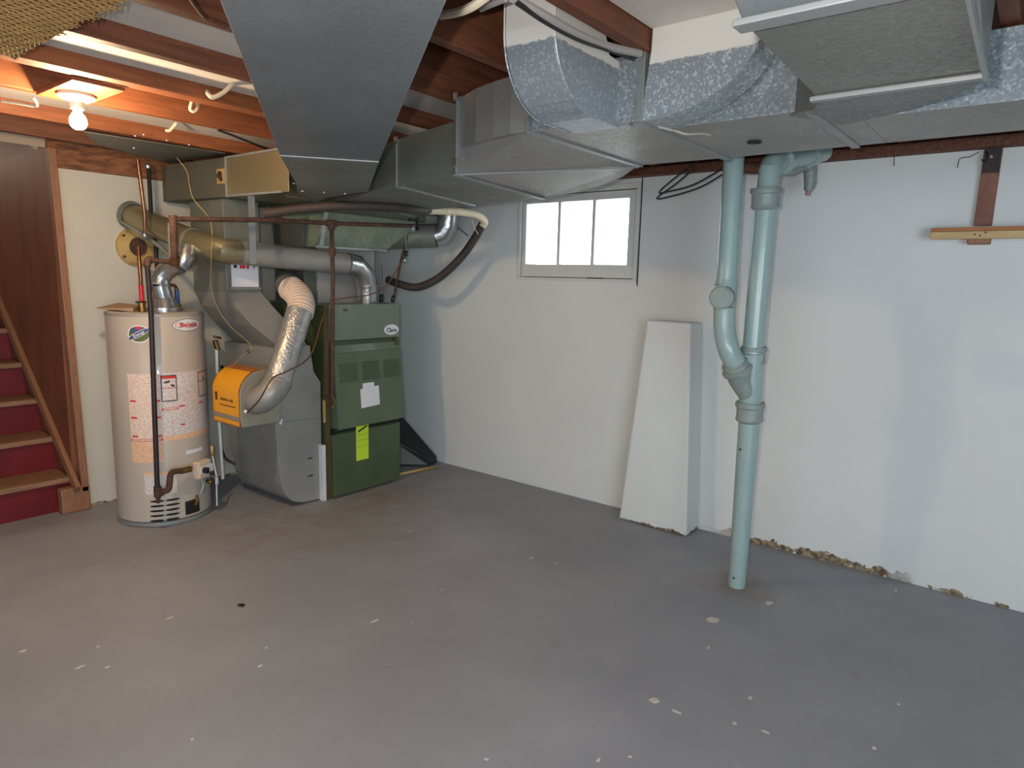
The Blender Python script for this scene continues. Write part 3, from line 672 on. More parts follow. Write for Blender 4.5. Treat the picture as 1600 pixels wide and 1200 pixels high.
# ------------------------------------------------------------------ vent pipe of the furnace
vp = thing('vent_pipe', (2.4,3.9,1.65), 'long round galvanised vent pipe from the back wall to the furnace top', 'pipe')
r = .073
a = P(206,337,Y=4.60); a2 = P(300,377,Y=4.08); b_ = P(322,384,Y=3.96); c = P(350,392,Y=3.84); d = P(540,412,Y=3.76); 
e = P(562,420,Y=3.76); f_ = P(571,440,Y=3.77); g = P(573,474,Y=3.78)
MB().tube([a, a + (a2-a)*.995], r, 24).build('pipe_run', 'galv_warm', vp)
MB().tube(gores([a2, b_, c, c+(d-c)*.1], 2), r*1.03, 24).build('elbow', 'galv_warm', vp)
MB().tube([c+(d-c)*.08, d], r, 24).build('pipe_run', 'galv', vp)
MB().tube([d, P(556,415,Y=3.76), P(569,430,Y=3.765), P(573,448,Y=3.77)], r*1.04, 24).build('elbow', 'galv_bright', vp)
MB().tube([P(573,446,Y=3.77), P(574,476,Y=3.78)], r*1.0, 24).build('pipe_run', 'galv_bright', vp)
for p, q in ((a2,b_),(P(573,446,Y=3.77),P(573,449,Y=3.77))):
    dd = (q-p).normalized(); MB().tube([p-dd*.006, p+dd*.006], r*1.1, 24).build('crimp_ring', 'galv_seam', vp)
for k in (0,1,2): MB().tube([P(566+4*k,457,Y=3.70),P(566+4*k,457,Y=3.695)], .004, 6).build('screw', 'ink', vp)
MB().lathe([(.076,-.02),(.088,-.02),(.088,.01),(.076,.01)], a, 24, (a2-a)).build('wall_collar', 'galv_dull', vp)

# thimble plate on the back wall
tp = P(215,386,Y=4.63)
th = thing('wall_thimble', tuple(tp), 'round cream rusty thimble ring fixed to the back wall above the water heater', 'ring')
MB().lathe([(.052,0),(.062,-.03),(.105,-.025),(.125,-.005),(.125,.018),(.05,.018)], tp, 28, (0,1,0)).build('flange', 'cream_rust', th)
MB().lathe([(0,-.012),(.055,-.012),(.055,.01),(0,.01)], tp, 20, (0,1,0)).build('plug', 'rust', th)
for k in range(5):
    an = k*1.25; MB().lathe([(0,-.03),(.008,-.03),(.008,0),(0,0)], tp+Vector((.112*math.cos(an),0,.112*math.sin(an))), 8, (0,1,0)).build('bolt', 'brass', th)

# ------------------------------------------------------------------ water heater
HC = Vector((1.84,4.20,0)); HR = .262; HZ = 1.262
wh = thing('water_heater', tuple(HC), 'tall beige cylindrical gas water heater covered with warning stickers', 'water heater')
MB().lathe([(0,.0),(HR-.012,0),(HR-.012,.03),(HR,.032),(HR,HZ-.012),(HR-.004,HZ-.002),(HR-.02,HZ+.004),(HR-.03,HZ-.004),(0,HZ-.006)], HC, 72).build('tank', 'heater_enamel', wh)
MB().lathe([(HR-.014,.002),(HR+.004,.004),(HR+.004,.026),(HR-.014,.028)], HC, 72).build('base_ring', 'galv_seam', wh)
MB().lathe([(HR-.01,HZ-.02),(HR+.002,HZ-.02),(HR+.002,HZ-.004),(HR-.01,HZ)], HC, 72).build('cap_rim', 'heater_cap', wh)
def cyl(px, py):
    rr = ROT @ Vector((px-800, 600-py, -F)); ox, oy = EYE.x-HC.x, EYE.y-HC.y
    A_ = rr.x**2+rr.y**2; B_ = 2*(ox*rr.x+oy*rr.y); C_ = ox*ox+oy*oy-HR*HR; D_ = max(B_*B_-4*A_*C_, 0)
    t = (-B_-math.sqrt(D_))/(2*A_); p = EYE + rr*t
    return math.atan2(p.y-HC.y, p.x-HC.x) % (2*pi), p.z
def cp(phi, z, d=.0012): return (HC.x+(HR+d)*math.cos(phi), HC.y+(HR+d)*math.sin(phi), z)
def cpatch(x0, y0, x1, y1, name, m, d=.0012, n=8, parent=None):
    """sticker between two corners"""
    f0, z1 = cyl(x0, y0); f1, z0 = cyl(x1, y1); V = []; 
    for i in range(n+1):
        f = f0+(f1-f0)*i/n; V += [cp(f,z0,d), cp(f,z1,d)]
    return MB().add(V, [(2*i,2*i+2,2*i+3,2*i+1) for i in range(n)], True).build(name, m, parent or wh)
def rphi(fa, fb, za, zb_, name, m, d, n=6):
    V = []
    for i in range(n+1):
        f = fa+(fb-fa)*i/n; V += [cp(f,za,d), cp(f,zb_,d)]
    return MB().add(V, [(2*i,2*i+2,2*i+3,2*i+1) for i in range(n)], True).build(name, m, wh)
def rframe(fa, fb, za, zb_, m, d=.0022, t=.005):
    tf = t/HR
    rphi(fa,fb,za,za+t,'sticker_border',m,d); rphi(fa,fb,zb_-t,zb_,'sticker_border',m,d); rphi(fa,fa+tf,za,zb_,'sticker_border',m,d,1); rphi(fb-tf,fb,za,zb_,'sticker_border',m,d,1)
def disc(px, py, a, b_, name, m, d, f=None, n=32, rot=0):
    f0, z0 = cyl(px, py) if f is None else f; V = []
    for i in range(n):
        t = 2*pi*i/n; u = a*math.cos(t); v = b_*math.sin(t); V.append(cp(f0+(u*math.cos(rot)-v*math.sin(rot))/HR, z0+u*math.sin(rot)+v*math.cos(rot), d))
    V.append(cp(f0, z0, d))
    return MB().add(V, [(i,(i+1)%n,n) for i in range(n)], True).build(name, m, wh)
# sheets
fL0 = cyl(199,590)[0]; fL1 = cyl(249,590)[0]; fM1 = cyl(335,590)[0]
zt0 = cyl(250,586)[1]; 
def zat(py, px=250): return cyl(px, py)[1]
rphi(fL0, fL1, zat(688), zat(584), 'instruction_sheet', 'print_pink', .001, 8)
rphi(cyl(206,700)[0], cyl(256,700)[0], zat(722), zat(689), 'instruction_sheet', 'print_orange', .001, 8)
rphi(fL1, fM1, zat(690), zat(584), 'instruction_sheet', 'print_white', .001, 14)
rphi(fL1, fM1, zat(690), zat(682), 'sheet_footer', 'print_orange', .0016, 12)
for yy in (626,652,681):
    rphi(cyl(202,600)[0], cyl(211,600)[0], zat(yy+1.5), zat(yy-1.2), 'red_bar', 'ink_red', .002, 2)
    rphi(cyl(242,600)[0], cyl(249,600)[0], zat(yy+1.5), zat(yy-1.2), 'red_bar', 'ink_red', .002, 2)
rphi(fL0, fL1, zat(688.5), zat(685), 'red_bar', 'ink_red', .0018, 6); rphi(fL0+.03, fL1-.03, zat(687.8), zat(685.8), 'header_text', 'print_pink', .0023, 6)
# hazard panels with black borders
fa, fb = cyl(251,600)[0], cyl(276,600)[0]; za, zb2 = zat(628), zat(587)
rphi(fa,fb,za,zb2,'warning_panel','paper_white' if False else 'print_white',.0016); rphi(fa,fb,zat(592.5),zb2,'red_bar','ink_red',.002); rframe(fa,fb,za,zb2,'ink'); rphi(fa,fb,zat(607.5),zat(606.5),'sticker_line','ink_red',.002)
disc(0,0,.018,.006,'hazard_drawing','ink',.0022,(fa+.13,zat(597.5)),rot=.25); disc(0,0,.012,.006,'hazard_drawing','ink',.0022,(fa+.24,zat(603.5)),rot=-.4)
fa, fb = cyl(309,600)[0], cyl(335,600)[0]
rphi(fa,fb,za,zb2,'warning_panel','print_pink',.0016); rphi(fa,fb,zat(592.5),zb2,'orange_bar','sticker_orange',.002); rframe(fa,fb,za,zb2,'ink'); rphi(fa,fb,zat(603.5),zat(602.5),'sticker_line','ink',.002)
disc(0,0,.006,.010,'hazard_drawing','ink',.0022,(fa+.22,zat(598)));
disc(0,0,.007,.004,'hazard_drawing','ink_grey',.0022,(cyl(294,620)[0],zat(617)))
fa, fb = cyl(253,640)[0], cyl(279,640)[0]
rphi(fa,fb,zat(642),zat(638.5),'header_text','ink_red',.002); rphi(fa+.03,fb-.03,zat(641.3),zat(639.2),'header_text','print_pink',.0024); rphi(fa+.2,fa+.205,zat(684),zat(646),'sticker_line','ink_grey',.002,1)
rphi(cyl(280,640)[0],cyl(289,640)[0],zat(638.5),zat(636),'red_bar','ink_red',.002,2); rphi(cyl(281,640)[0],cyl(288,640)[0],zat(668),zat(665.5),'red_bar','ink_red',.002,2)
rphi(cyl(311,640)[0],cyl(317,640)[0],zat(638.5),zat(636),'red_bar','ink_red',.002,2)
rphi(cyl(290,700)[0],cyl(316,700)[0],zat(716),zat(710),'blank_sticker','paper_white',.001)
rphi(cyl(226,750)[0],cyl(276,750)[0],zat(772,250),zat(742,250),'lighting_label','print_white',.0012); rphi(cyl(226,750)[0],cyl(270,750)[0],zat(742,250),zat(738,250),'orange_bar','sticker_orange',.0016)
# oval maker badge
bc = cyl(293.5,507.5)
disc(0,0,.098,.036,'oval_badge','ink',.0012,bc); disc(0,0,.095,.0335,'oval_badge','paper_white',.0018,bc)
text_mb('Reliance', .038, lambda u,v: cp(bc[0]+(u+.014)/HR, bc[1]+v, .0026), .0008).build('badge_lettering', 'ink_red', wh)
text_mb('WATER HEATERS', .008, lambda u,v: cp(bc[0]+(u+.014)/HR, bc[1]+v-.017, .0026)).build('badge_lettering', 'ink_grey', wh)
cc = (bc[0]-.066/HR, bc[1]); disc(0,0,.016,.016,'badge_emblem','ink_red',.0024,cc,n=16); disc(0,0,.013,.013,'badge_emblem','paper_white',.003,cc,n=16); disc(0,0,.004,.004,'badge_emblem','ink_red',.0036,cc,n=10)
# round energy sticker
ec = cyl(217,522)
disc(0,0,.062,.050,'round_sticker','paper_white',.0012,ec); disc(0,0,.055,.044,'round_sticker','logo_green',.0017,ec)
disc(0,0,.046,.020,'round_sticker','logo_blue',.0021,(ec[0],ec[1]+.022)); disc(0,0,.066,.016,'round_sticker','paper_white',.0025,ec,rot=.5); disc(0,0,.064,.013,'round_sticker','logo_blue',.003,ec,rot=.5)
disc(0,0,.018,.007,'round_sticker','ink_red',.003,(ec[0],ec[1]+.036),n=14)
text_mb('Energy', .024, lambda u,v: cp(ec[0]+(u*math.cos(.5)-v*math.sin(.5))/HR, ec[1]+u*math.sin(.5)+v*math.cos(.5), .0038), .0004).build('sticker_lettering', 'paper_white', wh)
# air slots: two columns of five
for px0, px1 in ((235,257),(259,281)):
    for k in range(5):
        f0, z = cyl(px0, 783+k*7.6); f1, _ = cyl(px1, 783+k*7.6); z = zat(783+k*7.6, 250)
        V = []
        for i in range(5):
            f = f0+(f1-f0)*i/4; h = .0065 if 0 < i < 4 else .003; V += [cp(f,z-h,.0012),cp(f,z+h,.0012)]
        MB().add(V, [(2*i,2*i+2,2*i+3,2*i+1) for i in range(4)], True).build('air_slot', 'slot', wh)
cpatch(289,784,312,798,'inner_door_opening','slot',.0012)
# control valve and burner fittings
vx = Vector(cp(*cyl(310,733), .0)); vn = (vx-Vector((HC.x,HC.y,vx.z))).normalized(); vt = Vector((-vn.y,vn.x,0))
if vt.x < 0: vt = -vt
def vpt(u, v, d): return vx + vt*u + Vector((0,0,v)) + vn*d
def vbox(u0,v0,d0,u1,v1,d1): 
    return MB().hexa([vpt(u0,v0,d0),vpt(u1,v0,d0),vpt(u1,v0,d1),vpt(u0,v0,d1)],[vpt(u0,v1,d0),vpt(u1,v1,d0),vpt(u1,v1,d1),vpt(u0,v1,d1)])
gv = vbox(-.055,-.05,0,.055,.06,.055).build('gas_valve', mat('valve_beige', (200,180,160), .45), wh, .012)
vbox(-.05,-.015,.055,.058,.03,.062).build('valve_plate', 'white_plastic', gv, .002)
MB().tube([vpt(-.02,.005,.05),vpt(-.02,.005,.085)], .019, 16).build('dial', 'black_plastic', gv)
MB().tube([vpt(.035,-.03,.05),vpt(.035,-.03,.075)], .011, 10).build('button', 'black_plastic', gv)
MB().tube(cr([vpt(-.005,-.04,.03),vpt(-.005,-.1,.03),vpt(0,-.14,.028)],4), .011, 10).build('burner_tube', 'galv_seam', wh)
MB().tube(cr([vpt(.03,-.04,.03),vpt(-.005,-.09,.04),vpt(-.03,-.15,.03),vpt(-.035,-.19,.01)],4), .005, 8).build('pilot_tube', 'galv_seam', wh)
MB().tube([vpt(.055,-.09,.01),vpt(.055,-.09,.05)], .013, 10).build('drain_valve', 'brass', wh)
MB().tube([vpt(.042,-.09,.055),vpt(.068,-.09,.055)], .006, 8).build('valve_handle', 'rust', wh)
MB().tube(cr([vpt(-.03,-.16,.005),vpt(-.045,-.18,.02),vpt(-.05,-.21,.01)],4), .01, 8).build('elbow', 'brass', wh)
# drain hose hooked on the right of the valve
MB().tube([P(331,697,Y=4.02),P(332,712,Y=4.02)], .009, 10).build('hose_tip', 'cream_rust', wh)
MB().tube([P(332,712,Y=4.02),P(338,742,Y=4.0),P(339,790,Y=3.99)], .005, 8).build('thin_tube', 'white_plastic', wh)
MB().tube([P(338,745,Y=4.0),P(339,757,Y=4.0)], .011, 10).build('tube_coupling', 'white_plastic', wh)
# cardboard on the tank top, left
o = MB().hexa([tuple(P(150,482,Y=4.35)),tuple(P(208,487,Y=4.1)),tuple(P(222,484,Y=4.3)),tuple(P(180,478,Y=4.45))],[tuple(P(150,481,Y=4.35)),tuple(P(208,481,Y=4.1)),tuple(P(222,477,Y=4.3)),tuple(P(185,473,Y=4.45))]).build('cardboard_sheet', 'cardboard')
tag(o, 'crumpled scrap of brown cardboard lying on the left of the water heater top', 'cardboard')
# draft hood and flue of the heater
hv = thing('flue_pipe', (1.84,4.2,1.26), 'short bent shiny flue pipe rising from the water heater top to the vent pipe', 'pipe')
c0_ = Vector((1.85,4.18,1.262))
hb = P(257,484,Y=4.12)
MB().lathe([(.085,0),(.092,.004),(.092,.03),(.075,.034),(.062,.075),(.06,.085)], Vector((hb.x,4.12,1.258)), 28).build('draft_hood', 'galv_bright', hv)
q = [Vector((hb.x,4.12,1.335)), P(250,445,Y=4.12), P(252,432,Y=4.12), P(266,419,Y=4.08), P(282,413,Y=4.02), P(291,402,Y=4.0), P(292,388,Y=4.02)]
MB().tube([q[0], q[1]], .052, 22).build('pipe_run', 'galv_bright', hv)
MB().tube(gores(q[1:5], 2), .054, 22).build('elbow', 'galv_bright', hv)
MB().tube(gores(q[4:], 2), .052, 22).build('elbow', 'galv_bright', hv)
for k in (1,4): 
    dd = (q[k+1]-q[k]).normalized(); MB().tube([q[k]-dd*.004,q[k]+dd*.004], .058, 22).build('crimp_ring', 'galv_seam', hv)

# water pipes
o = thing('hot_water_pipe', tuple(P(221,470,Y=4.2)), 'thin copper water pipe with red tape rising from the heater', 'pipe')
MB().tube([P(215,249,Y=4.2),P(226,335,Y=4.2),P(227,366,Y=4.22)], .011, 12).build('upper_run', 'copper', o)
MB().tube([P(225,362,Y=4.22),P(227,374,Y=4.22)], .016, 10).build('coupling', 'galv_bright', o)
MB().tube([P(216,385,Y=4.25),P(220,440,Y=4.2),P(222,484,Y=4.2)], .011, 12).build('lower_run', 'copper', o)
MB().tube([P(220,445,Y=4.2),P(222,472,Y=4.2)], .0135, 12).build('tape_wrap', 'red_tape', o)
MB().tube([P(221,473,Y=4.18),P(222,487,Y=4.18)], .02, 12).build('nut', 'brass', o)
MB().tube([P(212,472,Y=4.18),P(228,472,Y=4.18)], .006, 8).build('valve_lever', 'iron_dark', o)
o = thing('cold_water_pipe', tuple(P(277,475,Y=4.2)), 'short cold water pipe with blue tape on the heater top', 'pipe')
MB().tube(cr([P(262,446,Y=4.28),P(272,446,Y=4.24),P(276,452,Y=4.2)],4)+[P(277,482,Y=4.2)], .0105, 12).build('run', 'copper', o)
MB().tube([P(276,453,Y=4.2),P(277,474,Y=4.2)], .0135, 12).build('tape_wrap', 'blue_tape', o)
MB().tube([P(277,474,Y=4.19),P(277,486,Y=4.19)], .02, 12).build('nut', 'brass', o)
o = MB().tube([P(232,262,Y=4.45),P(236,330,Y=4.45),P(243,380,Y=4.45),P(245,424,Y=4.40),P(244,470,Y=4.36)], .012, 12).build('riser_pipe', 'iron_dark'); tag(o, 'dark slender pipe on the back wall passing behind the vent pipe', 'pipe')
MB().lathe([(0,-.004),(.016,-.004),(.018,.012),(0,.012)], P(231,262,Y=4.44), 12).build('pipe_clip', 'galv_bright', o)
o = MB().tube([P(189,346,Y=4.45),P(215,362,Y=4.40),P(250,385,Y=4.3),P(275,411,Y=4.2)], [.006,.012,.014,.014], 12).build('brace_pipe', 'galv_dull'); tag(o, 'slanted grey pipe running down from the wall below the vent pipe', 'pipe')

# gas line
gl = thing('gas_pipe', tuple(P(430,345,Y=3.55)), 'rusty iron gas pipe crossing in front of the plenum with drops to furnace and heater', 'pipe')
GY = 3.55
hA = P(270,342,Y=GY); hT = P(431,344,Y=GY); hF = P(518,349,Y=GY); hE = P(648,353,Y=GY)
MB().tube([hA, hT, hF, hE], .013, 14).build('header', 'rust', gl)
for p in (hT,): MB().tube([p-Vector((.04,0,0)), p+Vector((.04,0,0))], .020, 14).build('coupling', 'rust', gl)
tee = MB(); tee.tube([hF-Vector((.035,0,0)), hF+Vector((.035,0,0))], .021, 14); tee.tube([hF, hF-Vector((0,0,.04))], .021, 14); tee.build('tee', 'rust', gl)
MB().tube([hF, P(519,395,Y=GY), P(520,430,Y=3.56), P(519,620,Y=3.58)], .013, 14).build('drop', 'rust', gl)
MB().tube([P(519,386,Y=GY), P(519,399,Y=GY)], .021, 14).build('union', 'rust', gl)
MB().tube([hA+Vector((0,0,.018)), P(271,356,Y=GY), P(273,410,Y=3.62)], .019, 14).build('drop', 'rust', gl)
MB().tube([P(266,348,Y=3.66), P(266,362,Y=3.66), P(268,405,Y=3.68)], .013, 12).build('stub', 'galv_dull', gl)
lv = MB().tube([P(274,402,Y=3.6), P(273,414,Y=3.62)], .026, 12).build('valve_body', 'copper', gl)
MB().tube([P(274,410,Y=3.63), P(250,408,Y=3.76), P(235,406,Y=3.84)], .013, 12).build('cross_run', 'rust', gl)
MB().tube(cr([P(238,406,Y=3.84), P(231,407,Y=3.85), P(230,416,Y=3.85)],4), .019, 12).build('elbow', 'rust', gl)
MB().tube([P(230,414,Y=3.85), P(236,490,Y=3.86), P(246,768,Y=3.87)], .0135, 14).build('long_drop', 'iron_dark', gl)
te = MB(); te.tube([P(246,760,Y=3.87),P(247,776,Y=3.87)], .021, 12); te.tube([P(247,768,Y=3.87),P(256,769,Y=3.87)], .020, 12); te.build('tee', 'rust', gl)
MB().tube([P(247,776,Y=3.87),P(247,786,Y=3.87)], [.014,.010], 10).build('drip_leg', 'rust', gl)
MB().tube(cr([P(254,768,Y=3.87),P(263,765,Y=3.87),P(265,752,Y=3.87),P(266,742,Y=3.87)],4), .017, 12).build('elbow', 'rust', gl)
MB().tube(cr([P(266,744,Y=3.87),P(269,738,Y=3.87),P(280,736,Y=3.88),P(290,735,Y=3.89)],4), .016, 12).build('elbow', 'rust', gl)
MB().tube([P(283,736,Y=3.88),P(297,733,Y=3.9)], .019, 12).build('union', 'brass', gl)

# relief tube on the right of the heater
o = thing('relief_tube', tuple(P(344,640,Y=4.25)), 'straight white relief tube with a brass valve on the right of the water heater', 'pipe')
MB().tube([P(338,545,Y=4.2), P(341,640,Y=4.2), P(348,748,Y=4.22)], .011, 12).build('tube', 'white_plastic', o)
MB().tube([P(336,532,Y=4.2), P(340,546,Y=4.2)], .017, 12).build('relief_valve', 'brass', o)
MB().tube([P(334,526,Y=4.19), P(345,528,Y=4.19)], .007, 8).build('lever', 'copper', o)
o = MB().tube(cr([P(346,572,Y=4.3),P(352,582,Y=4.3),P(362,572,Y=4.2),P(378,560,Y=4.1),P(390,548,Y=3.95)],5), .010, 8).build('dark_hose', 'black_plastic'); tag(o, 'dark bent hose between the water heater and the return duct above the yellow label', 'hose')
o = MB().tube(cr([P(346,702,Y=4.3),P(352,716,Y=4.3),P(366,724,Y=4.25),P(380,728,Y=4.27)],5), .010, 8).build('dark_hose', 'black_plastic'); tag(o, 'dark hose near the floor behind the white relief tube', 'hose')

# ------------------------------------------------------------------ humidifier on the return boot
hu = thing('humidifier', (2.17,3.78,.75), 'furnace humidifier with a curved yellow label on the return duct side', 'humidifier')
pr = [(2.30,.60),(2.045,.60),(2.035,.64),(2.035,.78)] + [(2.185+.15*math.cos(math.radians(a_)), .79+.145*math.sin(math.radians(a_))) for a_ in range(175,89,-12)] + [(2.30,.935)]
MB().prism(pr, 3.62, 3.93, 'y').build('housing', mat('housing_tan', (152,146,130), .5, .3, .15, 6), hu, .006)
# yellow label wrapped on the curved front, over an orange band
wr = [(2.0335,.603),(2.0335,.78)] + [(2.185+.1535*math.cos(math.radians(a_)), .79+.1485*math.sin(math.radians(a_))) for a_ in range(172,84,-8)]
V = []
for x, z in wr: V += [(x,3.6205,z),(x,3.9295,z)]
MB().add(V, [(2*i,2*i+2,2*i+3,2*i+1) for i in range(len(wr)-1)], True).build('orange_band', 'orange_wrap', hu)
MB().add([(2.0325,3.622,.637),(2.0325,3.928,.637),(2.0325,3.928,.664),(2.0325,3.622,.664)], [(0,1,2,3)]).build('bare_strip', 'housing_tan', hu)
lab = [(2.031,.665),(2.031,.78)] + [(2.185+.156*math.cos(math.radians(a_)), .79+.151*math.sin(math.radians(a_))) for a_ in range(172,108,-8)]
V = [];
for x, z in lab: V += [(x,3.625,z),(x,3.915,z)]
MB().add(V, [(2*i,2*i+2,2*i+3,2*i+1) for i in range(len(lab)-1)], True).build('yellow_label', 'yellow_label', hu)
MB().add([(2.031,3.625,.612),(2.031,3.915,.612),(2.031,3.915,.635),(2.031,3.625,.635)], [(0,1,2,3)]).build('yellow_label', 'yellow_label', hu)
text_mb('GENERAL AIRE', .022, lambda u,v: (2.0295, 3.76-u, .752+v), .0006).build('label_lettering', 'ink', hu)
MB().add([(2.0295,3.865,.74),(2.0295,3.89,.74),(2.0295,3.89,.79),(2.0295,3.865,.79)], [(0,1,2,3)]).build('label_mark', 'ink', hu)
MB().add([(2.0295,3.66,.716),(2.0295,3.84,.716),(2.0295,3.84,.721),(2.0295,3.66,.721)], [(0,1,2,3)]).build('label_line', 'ink', hu)
MB().tube([P(383,643,Y=3.61),P(384,643,Y=3.59)], .01, 8).build('knob', 'white_plastic', hu)
MB().tube(cr([P(436,659,Y=3.65),P(440,655,Y=3.66),P(438,663,Y=3.66)],3), .008, 8).build('clip', 'white_plastic', hu)
bp_ = thing('bypass_pipe', tuple(P(440,560,Y=3.55)), 'crinkled foil bypass pipe with a cream flexible section bending from the yellow labelled unit', 'pipe')
k1 = [P(398,627,Y=3.64), P(408,625,Y=3.56), P(424,612,Y=3.52), P(435,596,Y=3.53)]
MB().tube(gores(k1, 2), .080, 24).build('elbow', 'galv', bp_)
MB().tube([P(433,598,Y=3.53), P(450,545,Y=3.55), P(468,487,Y=3.60)], .078, 24).build('foil_run', 'foil', bp_)
MB().tube([P(432.5,601,Y=3.53), P(435,594,Y=3.53)], .083, 24).build('crimp_ring', 'galv_seam', bp_)
pts = cr([P(468,492,Y=3.60), P(471,475,Y=3.64), P(465,461,Y=3.72), P(453,450,Y=3.82)], 8)
MB().tube(pts, [.078 + (.005 if i % 2 else 0) for i in range(len(pts))], 24).build('flexible_section', 'white_flex', bp_)
MB().tube(cr([P(455,452,Y=3.80), P(449,444,Y=3.9), P(452,436,Y=4.03)],4), .08, 24).build('end_elbow', 'galv_dull', bp_)

# thin copper tubing and wires
o = MB().tube(cr([P(386,645,Y=3.55),P(405,625,Y=3.45),P(425,592,Y=3.42),P(445,582,Y=3.42),P(475,566,Y=3.42),P(490,545,Y=3.45),P(503,500,Y=3.5),P(515,475,Y=3.52),P(535,466,Y=3.55),P(570,462,Y=3.6),P(597,452,Y=3.62),P(615,430,Y=3.62),P(632,400,Y=3.6)],6), .0045, 6).build('capillary_tube', 'copper'); tag(o, 'thin copper tube looping from the yellow labelled unit over the furnace', 'tube')
o = MB().tube(cr([P(276,246,Y=3.9),P(292,268,Y=3.85),P(296,290,Y=3.8),P(303,312,Y=3.75),P(325,338,Y=3.7),P(331,360,Y=3.68),P(330,405,Y=3.7),P(330,450,Y=3.8),P(342,485,Y=3.8),P(362,512,Y=3.78),P(392,540,Y=3.66),P(380,556,Y=3.7),P(352,580,Y=3.9)],6), .0016, 6).build('thermostat_wire', 'cream_rust'); tag(o, 'thin pale wire hanging down over the return duct drop', 'wire')

# insulated line looping round to the furnace
il = thing('insulated_line', tuple(P(690,330,Y=3.3)), 'thick dark insulated hose looping below the trunk, cream at its right bend', 'hose')
MB().tube(cr([P(412,334,Y=3.45),P(470,326,Y=3.3),P(540,321,Y=3.1),P(600,323,Y=2.95),P(640,326,Y=2.90),P(672,328,Y=2.98)],5), .0255, 14).build('foam_run', 'foam_dark', il)
MB().tube(cr([P(670,328,Y=2.97),P(692,329,Y=3.05)],4), .026, 14).build('foam_run', 'foam_cream', il)
MB().tube(cr([P(694,329.5,Y=3.06),P(720,331,Y=3.10),P(745,336,Y=3.10),P(757,346,Y=3.12),P(753,354,Y=3.14)],5), .026, 14).build('foam_run', 'foam_cream', il)
MB().tube(cr([P(754,350,Y=3.14),P(742,372,Y=3.20),P(722,400,Y=3.28),P(695,427,Y=3.40),P(670,443,Y=3.50),P(648,449,Y=3.6),P(625,444,Y=3.72),P(606,437,Y=3.84)],5), .028, 14).build('foam_run', 'foam_dark', il)
MB().tube(cr([P(738,345,Y=3.05),P(741,355,Y=3.05),P(747,366,Y=3.05)],4), .002, 6).build('tie', 'cable_white', il)
# flexible risers beside the furnace neck
o = thing('refrigerant_lines', tuple(P(600,460,Y=3.8)), 'pair of thin brown lines rising from the furnace top right corner', 'pipe')
MB().tube([P(596,470,Y=3.75),P(594,440,Y=3.78),P(593,412,Y=3.8)], .008, 8).build('line', 'galv_seam', o)
MB().tube([P(614,472,Y=3.70),P(620,440,Y=3.70),P(628,400,Y=3.70),P(636,370,Y=3.65)], .008, 8).build('line', 'rust', o)
MB().tube([P(613,472,Y=3.69),P(615,462,Y=3.69)], .014, 8).build('fitting', 'iron_dark', o)
MB().tube([P(596,472,Y=3.74),P(596,460,Y=3.74)], .014, 8).build('fitting', 'iron_dark', o)
o = thing('gas_cock', tuple(P(645,352,Y=3.55)), 'small iron valve with hanging flexible tube at the end of the rusty pipe', 'valve')
MB().tube([P(640,343,Y=3.55),P(652,343,Y=3.55),P(652,360,Y=3.55)], .014, 8).build('body', 'iron_dark', o)
MB().tube([P(645,352,Y=3.55),P(645,362,Y=3.55)], .018, 10).build('nut', 'galv_seam', o)
MB().tube(cr([P(634,360,Y=3.56),P(634,378,Y=3.56),P(635,396,Y=3.56)],4), .007, 8).build('flexible_tube', 'galv_dull', o)
MB().tube([P(634,392,Y=3.56),P(634,400,Y=3.56)], .014, 10).build('coupling', 'black_plastic', o)
MB().tube([P(633,400,Y=3.56),P(632,412,Y=3.56)], .007, 8).build('tip', 'galv_bright', o)
# side round branch from the hood
sbp = thing('branch_pipe', tuple(P(690,360,Y=3.5)), 'round galvanised branch pipe with elbow to the right of the plenum hood', 'pipe')
q0 = P(600,371,Y=3.98); q1 = P(683,368,X=3.66)
MB().tube([q0, q1], .088, 22).build('pipe_run', 'galv_dull', sbp)
MB().tube([q1-(q1-q0).normalized()*.01, P(693,365,X=3.69), P(700,352,X=3.70), P(701,336,X=3.70)], .085, 22).build('elbow', 'galv_bright', sbp)
MB().tube([P(701,338,X=3.70), P(703,300,X=3.70)], .080, 22).build('riser', 'galv_dull', sbp)
o = MB().tube([P(715,355,X=3.6),P(731,368,X=3.5)], .004, 6).build('brace_wire', 'iron_dark'); tag(o, 'short dark wire from the branch pipe elbow to the foam hose', 'wire')

# ------------------------------------------------------------------ behind the furnace: tarp and stick
tw = [P(622,668,X=3.60), P(690,712,X=3.80)]
mb = MB()
ringA = [P(622,662,Y=4.3), P(622,700,Y=4.1), P(622,748,Y=3.9)]
V = [(3.42,4.30,0),(3.80,4.30,0),(3.84,3.78,.0),(3.70,3.74,.0),(3.50,3.95,0),(3.42,4.30,.50),(3.80,4.34,.46),(3.845,3.80,.055),(3.74,3.76,.045),(3.56,3.98,.20)]
mb.add(V, [(4,3,2,1,0),(5,6,7,8,9),(0,1,6,5),(1,2,7,6),(2,3,8,7),(3,4,9,8),(4,0,5,9)])
o = mb.build('folded_tarp', 'tarp', None, .02); tag(o, 'dark green folded tarp slumped on the floor behind the furnace in the corner', 'tarp')
o = MB().tube([P(618,742,Z=.012), P(683,729,Z=.012)], .012, 10).build('stick', 'cream_rust'); tag(o, 'thin cream stick lying on the floor at the furnace right foot', 'stick')

